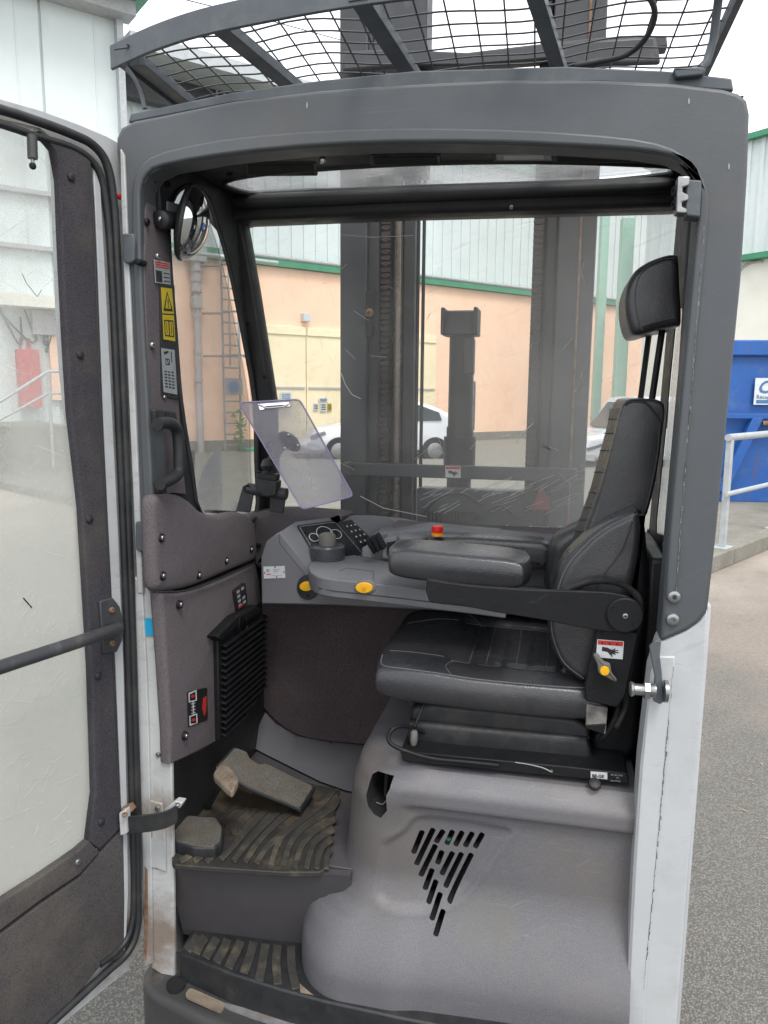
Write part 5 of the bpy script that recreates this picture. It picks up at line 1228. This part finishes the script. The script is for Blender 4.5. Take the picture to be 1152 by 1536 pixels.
c0 = V((400, 1165)); prism('grip_surface', AP.off(.002).t(rc([V(p)+(c0-V(p))*.055 for p in ac], 4)), (0, 0, -.003), M['grit'], acc, bevel=.0008)
brk = puff('brake_pedal', PZ(.79).t(sm([(320, 1160), (331, 1147), (345, 1150), (357, 1166), (354, 1178), (346, 1186), (330, 1172)], 3)), (0, 0, -.018), .005, M['pedal'], T)
for k in range(5): rib_ = [(326+k*5, 1162+k*3.4), (334+k*5, 1152+k*3.6)]; tube('grip_ridge', PZ(.791).t(rib_), .0016, M['pedal'], brk, 5)
tube('pedal_stalk', [PZ(.775).p(337, 1172), PZ(.70).p(324, 1186), PZ(.62).p(310, 1212)], .009, M['black'], brk, 8)
rpad('foot_pedal', [(258, 1232), (280, 1221), (326, 1224), (336, 1240), (333, 1262), (322, 1272), (290, 1271), (262, 1262), (256, 1250)], .652, .03)
solid('floor_riser', [V((-.82, 1.44, .612)), V((-.6, 1.452, .612)), V((-.40, 1.475, .612))], [V((-.82, 1.512, .37)), V((-.6, 1.524, .37)), V((-.38, 1.545, .37))], M['riser'], T, V((0, .02, 0)))
sz = PZ(.392)
stp = [(266, 1430), (298, 1397), (380, 1403), (470, 1412), (530, 1500), (690, 1538), (760, 1555), (620, 1540), (540, 1520), (486, 1504), (420, 1485), (350, 1462)]
stb = prism('lower_step', [V((-.80, 1.56, .388)), V((-.36, 1.56, .388)), V((.18, 1.50, .388)), V((.18, 1.386, .388))]+PZ(.388).t([(700, 1546), (600, 1527), (486, 1502), (420, 1484), (350, 1462), (268, 1430)]), (0, 0, -.086), M['rubber'], T, bevel=.004)
prism('skirt', [V((-.80, 1.50, .32)), V((.18, 1.50, .32))]+PZ(.388).t([(960, 1580), (800, 1566), (700, 1550), (600, 1531), (486, 1506), (420, 1488), (350, 1466), (268, 1434)]), (0, 0, -.075), M['rubber'], T) if False else None
co4 = lambda x, y: (180+x/3.0316, 1280+y/3.0316)
sr = [([(355, 372), (330, 405)], (305, 438)), ([(388, 376), (365, 412)], (345, 452)), ([(440, 382), (415, 425)], (388, 472)), ([(490, 388), (470, 435)], (438, 492)), ([(550, 395), (525, 450)], (492, 518)), ([(608, 402), (590, 465)], (562, 540)), ([(662, 408), (650, 480)], (632, 575)), ([(718, 415), (710, 490)], (718, 592)), ([(778, 420), (780, 510)], (800, 612))]
for a, b in sr: rib([co4(*p) for p in a], co4(*b), 6.6, PZ(.3922+.0004*(sr.index((a, b)) % 3)), stb)
prism('step_wear', PZ(.3885).t([co4(815, 590), co4(880, 645), co4(820, 632)]), (0, 0, -.001), M['pedal'], stb)
# step front face + sill lip + bumper
fe = PZ(.388).t([(268, 1431), (350, 1463), (420, 1485), (486, 1503), (600, 1528), (700, 1547), (800, 1562), (940, 1578)])
solid('sill_lip', [p+V((0, -.014, -.072)) for p in fe], [p+V((0, .01, -.074)) for p in fe], M['sillm'], T, V((0, 0, -.006)))
bm_ = [V((-.865, 1.50, .345))]+[V((-.872, 1.46, .345))]+[p+V((0, -.012, -.06)) for p in fe]+[V((.28, 1.36, .30)), V((.28, 1.5, .30))]
for p in bm_: p.z = .318
bmp = prism('bumper', [V((-.88, 1.52, .325)), V((-.885, 1.44, .325)), V((-.865, 1.395, .325)), V((-.82, 1.375, .325)), V((-.7, 1.35, .31)), V((-.5, 1.315, .30)), V((-.2, 1.30, .30)), V((.28, 1.30, .30)), V((.30, 1.52, .30))], (0, 0, -.14), M['bump'], T, bevel=.02, seg=4)
tube('bumper_hole', [V((-.79, 1.415, .300)), V((-.79, 1.415, .3265))], .022, M['dark'], bmp, 24)
prism('bumper_slot', rc([V((-.755, 1.385, .3262)), V((-.66, 1.37, .3175)), V((-.66, 1.395, .3175)), V((-.755, 1.41, .3262))], .01), (0, 0, -.006), M['pedal'], bmp)
for x in (-.72, -.15): bx2('chassis_beam', (x-.12, 1.55, .12), (x+.3, 2.3, .3), M['dark'], T, .01)
bx2('battery_case', (-.86, 2.14, .15), (.28, 2.29, 1.15), M['mast'], T, .01)
bx2('outer_panel', (-.88, 1.50, .18), (-.853, 2.14, 1.26), M['whitec'], T, .006)
bx2('outer_panel', (.283, 1.51, .18), (.30, 2.14, 1.26), M['whitec'], T, .006)

# ---- mast
def col_(u0, u1, v, y0, dep, mat, name, z0=.12, z1=3.5, parent=None):
    a = PY(y0).p(u0, v).x; b = PY(y0).p(u1, v).x
    return bx2(name, (a, y0, z0), (b, y0+dep, z1), M[mat], parent or T, .004)
mastl = col_(510, 550, 500, 2.35, .12, 'mast', 'mast_channel')
col_(550, 568, 500, 2.38, .09, 'mast', 'channel_flange', parent=mastl)
col_(566, 590, 500, 2.43, .08, 'mastd', 'inner_channel', parent=mastl)
tube('guide_tube', [V((PY(2.41).p(596, 500).x, 2.41, .12)), V((PY(2.41).p(596, 500).x, 2.41, 3.4))], .014, M['cyl'], mastl, 14)
mi = col_(604, 620, 500, 2.40, .05, 'mastd', 'inner_rail', z1=3.3)
for u in (626, 634): x = PY(2.42).p(u, 500).x; tube('lift_hose', [V((x, 2.42, .2)), V((x, 2.42, 3.3))], .0055, M['mastd'], T, 8)
mastr = col_(832, 888, 500, 2.36, .12, 'mast', 'mast_channel')
col_(815, 830, 500, 2.39, .08, 'mastd', 'channel_flange', parent=mastr)
col_(862, 866, 500, 2.354, .006, 'rust', 'grease_strip', parent=mastr)
x = PY(2.40).p(801, 500).x; col_(795, 812, 500, 2.42, .05, 'mastd', 'inner_channel', parent=mastr)
for nm_, u, par in (('lift_chain', 578, mastl), ('lift_chain', 802, mastr)):
    m = MB(); xx = PY(2.37).p(u, 500).x; z = .5; k = 0
    while z < 3.3:
        wd = .026 if k % 2 else .017
        m.box((xx, 2.37, z), (wd, .012, .013)); m.tube([V((xx-.014, 2.37, z)), V((xx+.014, 2.37, z))], .0048, 6); z += .0175; k += 1
    m.build(nm_, M['chain'], par, 30, stuff=True)
sl = prism('adjuster_slot', PY(2.347).t(rc([(550, 436), (558, 436), (558, 505), (550, 505)], 2)), YV*.004, M['mastd'], mastl)
bolt(PY(2.345).p(554, 470), -YV, .014, M['rust'], sl)
col_(551, 612, 500, 2.50, .03, 'mastd', 'rear_channel', z1=2.3, parent=mastl)
col_(796, 872, 500, 2.49, .03, 'mastd', 'rear_channel', parent=mastr)
# centre lift cylinder
cx_ = PY(2.50).p(691, 600).x
cyl = tube('lift_cylinder', [V((cx_, 2.50, .2)), V((cx_, 2.50, PY(2.5).p(691, 500).z))], .040, M['mastd'], T, 24)
for v0, v1, r in ((655, 700, .052), (640, 660, .044), (480, 500, .044)): tube('cylinder_collar', [V((cx_, 2.50, PY(2.5).p(691, v1).z)), V((cx_, 2.50, PY(2.5).p(691, v0).z))], r, M['mastd'], cyl, 24)
hb_ = PY(2.45).p(692, 486); box('cylinder_head', hb_, (.108, .09, .075), M['mastd'], cyl, .006)
for s in (-.05, .05): box('head_lug', hb_+V((s, -.01, .004)), (.012, .11, .082), M['mastd'], cyl, .004)
tube('cylinder_rod', [V((cx_+.045, 2.47, PY(2.47).p(700, 645).z)), V((cx_+.045, 2.47, PY(2.47).p(700, 572).z))], .0055, M['steel'], cyl, 8)
box('valve_block', PY(2.44).p(704, 535), (.03, .06, .11), M['mastd'], cyl, .004)
# cross members
a = PY(2.31).p(515, 702); b = PY(2.31).p(866, 713)
cb = bx2('mast_crossbar', (a.x, 2.31, 1.395), (b.x, 2.33, 1.435), M['mast'], T, .003)
bolt(PY(2.305).p(525, 697), -YV, .012, M['mast'], cb)
hs = Quad(*PY(2.308).t([(668, 699), (691, 699), (691, 717), (668, 716)])); st = hs.poly('hand_crush_sticker', SQ, 0, M['labelw'], cb, .0008)
hs.many('red_band', [rect(.03, .04, .97, .28)], .0006, M['labelr'], st); hs.many('hand_pictogram', [hand], .0006, M['ink'], st)
bx2('lower_carriage', (-.42, 2.45, .6), (-.02, 2.56, 1.305), M['mastd'], T, .01)
bx2('carriage_plate', (-.43, 2.40, 1.235), (.03, 2.46, 1.352), M['mast'], T, .006)
m = MB()
for k in range(14): m.box((-.39+k*.012, 2.395, 1.255), (.005, .012, .05))
m.build('carriage_rib', M['mastd'], T)
for pts in ([(-.41, 1.27), (-.35, 1.33), (-.27, 1.34), (-.2, 1.29)], [(-.24, 1.26), (-.17, 1.31), (-.1, 1.27)]): tube('hydraulic_hose', sm([V((x, 2.37, z)) for x, z in pts], 6, False), .005, M['mastd'], T, 8)
prism('red_triangle_plate', PY(2.33).t([(812, 730), (824, 748), (824, 765), (795, 765)]), YV*.006, M['redd'], T, bevel=.001)
bx2('lower_tie', (-.66, 2.44, .9), (.06, 2.47, 1.1), M['mastd'], T, .01)
puff('yellow_ring', PY(2.34).t(circ(800, 793, 15, 4, 20)), YV*.01, .003, M['rust'], T)
# upper mast tie and bracket seen through the guard
prism('upper_tie', PY(2.33).t([(612, 74), (700, 78), (800, 66), (900, 55), (1000, 52), (1002, 70), (900, 80), (800, 90), (700, 98), (612, 98)]), YV*.05, M['mast'], T, bevel=.005)
prism('tie_bracket', PY(2.31).t([(830, 62), (985, 52), (992, 95), (870, 99), (835, 99)]), YV*.02, M['mast'], T, bevel=.01)
prism('tie_bracket', PY(2.31).t([(512, 75), (600, 70), (600, 100), (512, 108)]), YV*.02, M['mast'], T, bevel=.01)
for u0, u1 in ((520, 560), (560, 640), (830, 905)): col_(u0, u1, 60, 2.36, .1, 'mast', 'mast_head', 2.3, 3.5)

# ---- overhead guard
G = PZ(2.30)
gp = G.t(sm([(165, 86), (225, 58), (300, 33), (400, 11), (500, -8), (620, -25), (760, -38), (900, -45), (1000, -40), (1082, -28)], 4, False))
gt = [p+V((0, 0, .022)) for p in gp]; gb = [p-V((0, 0, .022)) for p in gp]
ogd = solid('overhead_guard', gt, gb, M['paint2'], T, V((0, .008, 0)), bevel=.0015)
box('guard_side', V((-.863, 1.85, 2.300)), (.008, .78, .044), M['paint2'], ogd, .001)
box('guard_side', V((.262, 1.80, 2.300)), (.012, .86, .030), M['paint2'], ogd, .001)
for (u0, v0, u1, v1, w_) in ((206, 99, 262, 145, .034), (330, 47, 418, 119, .034), (537, 0, 607, 105, .034), (800, -8, 834, 97, .028)):
    a, b = PZ(2.285).p(u0, v0), PZ(2.285).p(u1, v1); d = (b-a).normalized(); s = V((d.y, -d.x, 0)); e = a+d*(.72)
    if u0 == 206: e = a+d*.5
    prism('guard_bar', [a-s*w_/2, e-s*w_/2, e+s*w_/2, a+s*w_/2], (0, 0, .02), M['paint2'], ogd, bevel=.001)
m = MB(); rnd = random.Random(3)
y = 1.44
wob = lambda x, y: .006*math.sin(x*9+y*4)+.004*math.sin(x*23)
while y < 2.2:
    m.tube([V((x, y+.002*math.sin(x*30+y*9), 2.308+wob(x, y))) for x in [-.86+k*.035 for k in range(33)]], .0018, 5); y += .046
x = -.83
while x < .26:
    y0 = 1.38+.06*((x+.3)/.55)**2
    m.tube([V((x-.03*(yy-1.4), yy, 2.3115+wob(x, yy))) for yy in [y0+k*(2.2-y0)/20 for k in range(21)]], .0018, 5); x += .051
m.build('wire_mesh', M['mast'], ogd, stuff=True)
prism('corner_gusset', G.off(.0).t([(190, 98), (214, 101), (268, 146), (240, 150)]), (0, 0, .004), M['paint2'], ogd)
m = MB(); m.tube(sm([PY(1.46).p(190, 102), PY(1.465).p(203, 120), PY(1.47).p(212, 142), PY(1.47).p(217, 163)], 5, False), .0045, 6); m.build('guard_stay', M['paint2'], ogd)
fo = tube('guard_foot_rod', [PZ(2.30).p(1080, -20), PY(1.47).p(1070, 60), PY(1.46).p(1060, 93), PY(1.455).p(1050, 103)], .007, M['paint2'], ogd, 8)
puff('guard_foot', PY(1.44).t(rc([(1010, 102), (1052, 99), (1060, 104), (1054, 112), (1014, 116)], 3)), YV*.03, .003, M['paint2'], ogd)
tube('roof_cable', sm([PY(1.5).p(862, 99), PY(1.5).p(900, 92), PY(1.5).p(940, 82), PY(1.48).p(968, 58), PY(1.46).p(982, 25), PY(1.45).p(975, -2), PY(1.44).p(950, -22)], 6, False), .005, M['rubber'], ogd, 8)

# ---- open door
dd_ = V((-.29, -.957, 0)).normalized(); dn = V((.957, -.29, 0)).normalized(); dh = V((-.862, 1.44, 0))
D = Pl(dh, dn)
dl = lambda s, z, o=0: dh+dd_*s+UPV*z+dn*o
def dz(u, v): return D.p(u, v).z
def dtr(pts, o=0): return [Pl(dh+dn*o, dn).p(*p) for p in pts]
o_out = [(183, 218), (187, 300), (190, 400), (198, 600), (206, 800), (213, 1000), (216, 1200), (217, 1360), (210, 1420), (192, 1455), (100, 1530)]
top_ = [(-60, 133), (0, 149), (60, 166), (120, 188), (160, 205)]
wedge_in = sm([(60, 192), (76, 208), (86, 240), (92, 400), (100, 560), (122, 760), (135, 1000), (142, 1190), (136, 1240), (118, 1270), (60, 1312), (0, 1350), (-60, 1390)], 3, False)
doorp = dtr(top_+o_out+[(-60, 1660)], -.012)
Lx = [dl(.86, doorp[-1].z-.02, -.012), dl(.86, doorp[0].z-.01, -.012)]
hole = dtr([tuple(q) for q in wedge_in]+[(-60, 160), (0, 178), (40, 187)], -.012)
hz0 = hole[-3].z; hz1 = [p.z for p in hole][len(wedge_in)-1]
iL = len(wedge_in)
hole = hole[:iL]+[dl(.78, hz1+.06, -.012), dl(.78, hz0-.02, -.012)]+hole[iL:]
door = prism('cab_door', doorp+Lx, -dn*.022, M['white'], T, holes=[hole], bevel=0)
gh = hazy('milky_door_glass', 0, .24, .88, 1.0, 1.60, col='#dbdbd6', scr=.2, patch=.34)
prism('door_glass', [p-dn*.006 for p in hole], -dn*.004, gh, door)
m = MB(); sp_ = Pl(dh-dn*.0165, dn)
def dscr(pts, w0):
    for a, b in zip(pts[:-1], pts[1:]):
        a, b = V(a), V(b); d = (b-a).normalized(); n_ = V((-d.y, d.x))*w0/2; m.prism(sp_.t([a-n_, b-n_, b+n_, a+n_]), -dn*.0004)
for k in range(60):
    u = random.uniform(0, 118); v = random.uniform(900, 1300); l = random.uniform(8, 38); a = random.choice((-.5, -.35, -1.2, -.8))+random.uniform(-.15, .15)
    u2, v2 = u+math.cos(a)*l, v+math.sin(a)*l
    if u2 < 130 and v < 1340-u*.6: dscr([(u, v), ((u+u2)/2+1, (v+v2)/2+1.5), (u2, v2)], random.uniform(.3, .7))
m.build('scratch', M['labelw'], door, 0, stuff=True)
m = MB(); dscr([(33, 410), (40, 425), (56, 445), (63, 434)], .7); dscr([(35, 897), (42, 905), (48, 912)], 2.0); dscr([(36, 898), (47, 910)], 1.2); m.build('gouge', M['ink'], door, 0, stuff=True)
# rubber seal round the door
sealp = [(-60, 150), (0, 164), (60, 183), (110, 202), (140, 218), (160, 246), (170, 300), (176, 400), (185, 600), (193, 800), (200, 1000), (205, 1200), (207, 1330), (206, 1390), (192, 1428), (160, 1458), (120, 1495), (60, 1550)]
tube('door_seal', dtr(sm(sealp, 4, False), .004), .0085, M['rubber'], door, 10)
sealq = [(-60, 170), (0, 186), (60, 206), (105, 220), (132, 236), (150, 262), (160, 310), (167, 400), (176, 600), (185, 800), (192, 1000), (198, 1200), (201, 1330), (198, 1385), (184, 1418), (150, 1447)]
tube('inner_seal', dtr(sm(sealq, 4, False), .002), .007, M['rubber'], door, 8)
prism('inner_strip', dtr([(140, 246), (150, 258), (158, 400), (168, 600), (178, 800), (186, 1000), (191, 1200), (193, 1340), (190, 1400), (186, 1438), (186, 1300), (182, 1200), (174, 1000), (163, 800), (154, 600), (147, 400)], .0), -dn*.02, M['whitec'], door, bevel=.002)
fp_ = [(60, 196), (100, 214), (137, 240), (143, 300), (149, 450), (157, 650), (166, 830), (174, 1000), (180, 1150), (184, 1240), (150, 1275), (134, 1262), (143, 1190), (137, 1000), (123, 760), (107, 620), (100, 500), (94, 380), (90, 270), (82, 225)]
fpo = puff('door_pillar_pad', dtr(fp_, .006), -dn*.02, .005, M['fabric2'], door)
tube('pad_groove', dtr([(134, 246), (139, 300), (145, 450), (152, 650), (162, 830), (170, 1000), (176, 1150)], .0065), .0016, M['stitchd'], fpo, 5)
lst = dtr([(150, 1278), (134, 1262), (118, 1276), (60, 1316), (0, 1354), (-60, 1392)], .006)
lsb = dtr([(-60, 1436), (0, 1397), (60, 1352), (120, 1312)], .006)
puff('lower_border', lst+[dl(.8, lst[-1].z+.07, .006), dl(.8, lsb[0].z+.07, .006)]+lsb, -dn*.02, .004, M['fabricdirty'], door)
lp_ = dtr([(186, 1240), (150, 1280), (120, 1316), (60, 1357), (0, 1402), (-60, 1442)], .002)
lb_ = dtr([(-60, 1640), (20, 1600), (60, 1560), (110, 1500), (150, 1452), (187, 1434), (188, 1350)], .002)
puff('lower_door_pad', lp_+[dl(.8, lp_[-1].z+.07, .002), dl(.8, lb_[0].z, .002)]+lb_, -dn*.02, .005, M['fabricdirty'], door, dome=0)
for u, v in ((106, 265), (120, 532), (134, 779), (147, 1014), (152, 1233)): bolt(Pl(dh+dn*.006, dn).p(u, v), dn, .0085, M['rubber'], door, 'plug', False)
bolt(Pl(dh+dn*.006, dn).p(117, 1293), dn, .0075, M['steel'], door, 'screw')
hbk = prism('bar_bracket', dtr([(150, 902), (170, 897), (180, 910), (186, 935), (184, 960), (176, 978), (156, 981)], .014), -dn*.012, M['mast'], door, bevel=.002)
bolt(Pl(dh+dn*.016, dn).p(168, 915), dn, .006, M['rust'], hbk); bolt(Pl(dh+dn*.016, dn).p(169, 965), dn, .0065, M['rust'], hbk)
e0 = Pl(dh+dn*.025, dn).p(178, 942); e1 = Pl(dh+dn*.055, dn).p(120, 962); e2 = Pl(dh+dn*.06, dn).p(0, 1001)
tube('pull_bar', sm([e0, e1, e2, e2+(e2-e1).normalized()*.35, dl(.72, 1.05, .01)], 5, False), .0125, M['mast'], door, 14)
ph = tube('door_lock_pin', [Pl(dh+dn*.02, dn).p(48, 203), Pl(dh+dn*.02, dn).p(49, 238)], .0085, M['mast'], door, 14)
tube('pin_tip', [Pl(dh+dn*.02, dn).p(49, 236), Pl(dh+dn*.02, dn).p(49, 247)], .003, M['steel'], ph, 8)
lathe('pin_ball', [(.001, -.006), (.005, -.004), (.006, 0), (.005, .004), (.001, .006)], M['blacksteel'], Pl(dh+dn*.02, dn).p(49, 249), (0, 0, 1), ph, 12)
# door check strap
s_a = [(189, 1226, 1.36), (205, 1224, 1.36), (225, 1222, 1.365), (248, 1217, 1.375), (266, 1207, 1.39)]
tpp = [PY(y).p(u, v) for u, v, y in s_a]; btt = [PY(y).p(u, v+(26 if i < 4 else 27)) for i, (u, v, y) in enumerate(s_a)]
stp_ = solid('door_strap', [V(p) for p in sm([tuple(q) for q in tpp], 4, False)], [V(p) for p in sm([tuple(q) for q in btt], 4, False)], M['rubber'], T, V((0, .005, 0)), bevel=.001)
prism('strap_clamp', PY(1.352).t([(178, 1220), (188, 1216), (190, 1251), (180, 1254)]), YV*.02, M['white'], stp_, bevel=.002)
prism('strap_clamp', PY(1.37).t([(180, 1214), (192, 1209), (198, 1218), (186, 1224)]), YV*.02, M['rust'], stp_, bevel=.002)
prism('strap_clamp', PY(1.395).t([(246, 1215), (262, 1202), (274, 1204), (270, 1212), (250, 1220)]), YV*.02, M['white'], stp_, bevel=.002)
bolt(PY(1.39).p(266, 1207), (0, -.5, 1), .005, M['steel'], stp_)
bolt(PY(1.345).p(187, 1222), (0, -.5, 1), .006, M['rust'], stp_)
bolt(PY(1.44).p(180, 295), (.9, -.3, 0), .006, M['red'], T, 'red_plug', False)

# ---- mount arm for the clipboard
ma = tube('mount_tube', [PY(1.93).p(372, 733), PY(1.93).p(430, 741)], .016, M['mast'], T, 20)
tube('tube_bore', [PY(1.915).p(371, 733), PY(1.93).p(374, 733)], .011, M['dark'], ma, 16)
prism('mount_leg', PY(1.92).t([(364, 728), (381, 732), (374, 769), (353, 767)]), YV*.01, M['mast'], ma, bevel=.002)
prism('mount_leg', PY(1.96).t([(405, 745), (428, 745), (424, 770), (404, 768)]), YV*.01, M['mast'], ma, bevel=.002)
puff('tube_clamp', PY(1.90).t(rc([(381, 718), (415, 722), (413, 744), (396, 746), (383, 734)], 3)), YV*.04, .005, M['rubber'], ma)
puff('clamp_arm', PY(1.91).t(rc([(385, 708), (415, 712), (414, 722), (384, 719)], 2)), YV*.03, .004, M['rubber'], ma)
lathe('ball_joint', [(.001, -.02), (.012, -.016), (.02, 0), (.012, .016), (.001, .02)], M['rubber'], PY(1.93).p(402, 698), (0, 0, 1), ma, 16)
tube('joint_arm', [PY(1.93).p(402, 712), PY(1.94).p(408, 690), PY(1.93).p(425, 665)], .013, M['rubber'], ma, 12)
for u in (388, 400, 410): bolt(PY(1.90).p(u, 708), (0, -.2, 1), .007, M['blacksteel'], ma)
m = MB()
for k in range(6): m.box(PX(-.84).p(316+k*6, 767+k*.3), (.03, .012, .006))
m.build('vent_slot', M['black'], T)
# outside plexiglass weather shield and black stand
shd = hazy('thin_plexi', 0, .22, .28, 1.2, 1.6, col='#cfc8cc', scr=.1, patch=.05)
prism('side_shield', PX(-.97).t(sm([(296, 770), (298, 735), (306, 705), (320, 682), (332, 671), (333, 700), (333, 765), (315, 768)], 3)), (-.004, 0, 0), shd, T)
prism('side_stand', PX(-.95).t([(274, 677), (292, 675), (293, 685), (291, 745), (283, 745), (283, 688), (274, 690)]), (-.02, 0, 0), M['blacksteel'], T, bevel=.002)

# ---- clipboard (rests on the mount: a thing of its own)
cbn = V((.35, -1, .18)).normalized()
CBP = Pl(PY(1.88).p(440, 680), cbn)
cl = material('clear_acrylic', '#b7b2bd', '#a9a4b2', 9, .2)
cbm = hazy('dusty_acrylic', 0, .5, .5, 1.3, 1.7, col='#c4c0ca', scr=.1, patch=.5)
cb_ = prism('clipboard', CBP.t(rc([(358, 604), (449, 599), (530, 744), (453, 764)], 7)), -cbn*.0035, cbm, None, bevel=0)
tag(cb_, 'clear purple edged acrylic clipboard with chrome clip, held in front of the windscreen', 'clipboard')
edm = material('purple_acrylic_edge', '#8d84a8', None, 10, .2)
tube('edge', CBP.t(rc([(358, 604), (449, 599), (530, 744), (453, 764)], 7)), .0022, edm, cb_, 6, closed=True)
ck = CBP.off(.006)
clp = puff('clip', ck.t(rc([(386, 605), (434, 602), (437, 610), (428, 611), (425, 608), (398, 610), (397, 615), (389, 616)], 2)), -cbn*.008, .002, M['chrome'], cb_)
tube('clip_spring', ck.off(.003).t([(388, 607), (400, 612), (425, 610), (434, 606)]), .0022, M['chrome'], clp, 8)
dk_ = CBP.off(-.006); dsk = prism('round_mount_disc', dk_.t([(434+16*math.cos(a)+5*math.sin(a), 662+15*math.sin(a)+4*math.cos(a)) for a in [k*PI/14 for k in range(28)]]), -cbn*.006, M['mast'], cb_, bevel=.001)
for u, v in ((427, 672), (447, 668), (433, 652)): bolt(CBP.off(.001).p(u, v), cbn, .004, M['steel'], dsk, 'screw')

# ---- keep the tree three levels deep: a piece that carries pieces of its own becomes a part of the truck
def depth(o):
    k = 1
    while o.parent: o = o.parent; k += 1
    return k
def rootof(o):
    while o.parent: o = o.parent
    return o
changed = True
while changed:
    changed = False
    for o in list(bpy.data.objects):
        if depth(o) > 3:
            x = o.parent; r = rootof(o)
            x.parent = r; x.matrix_parent_inverse = WM[r.name].inverted(); changed = True
            break
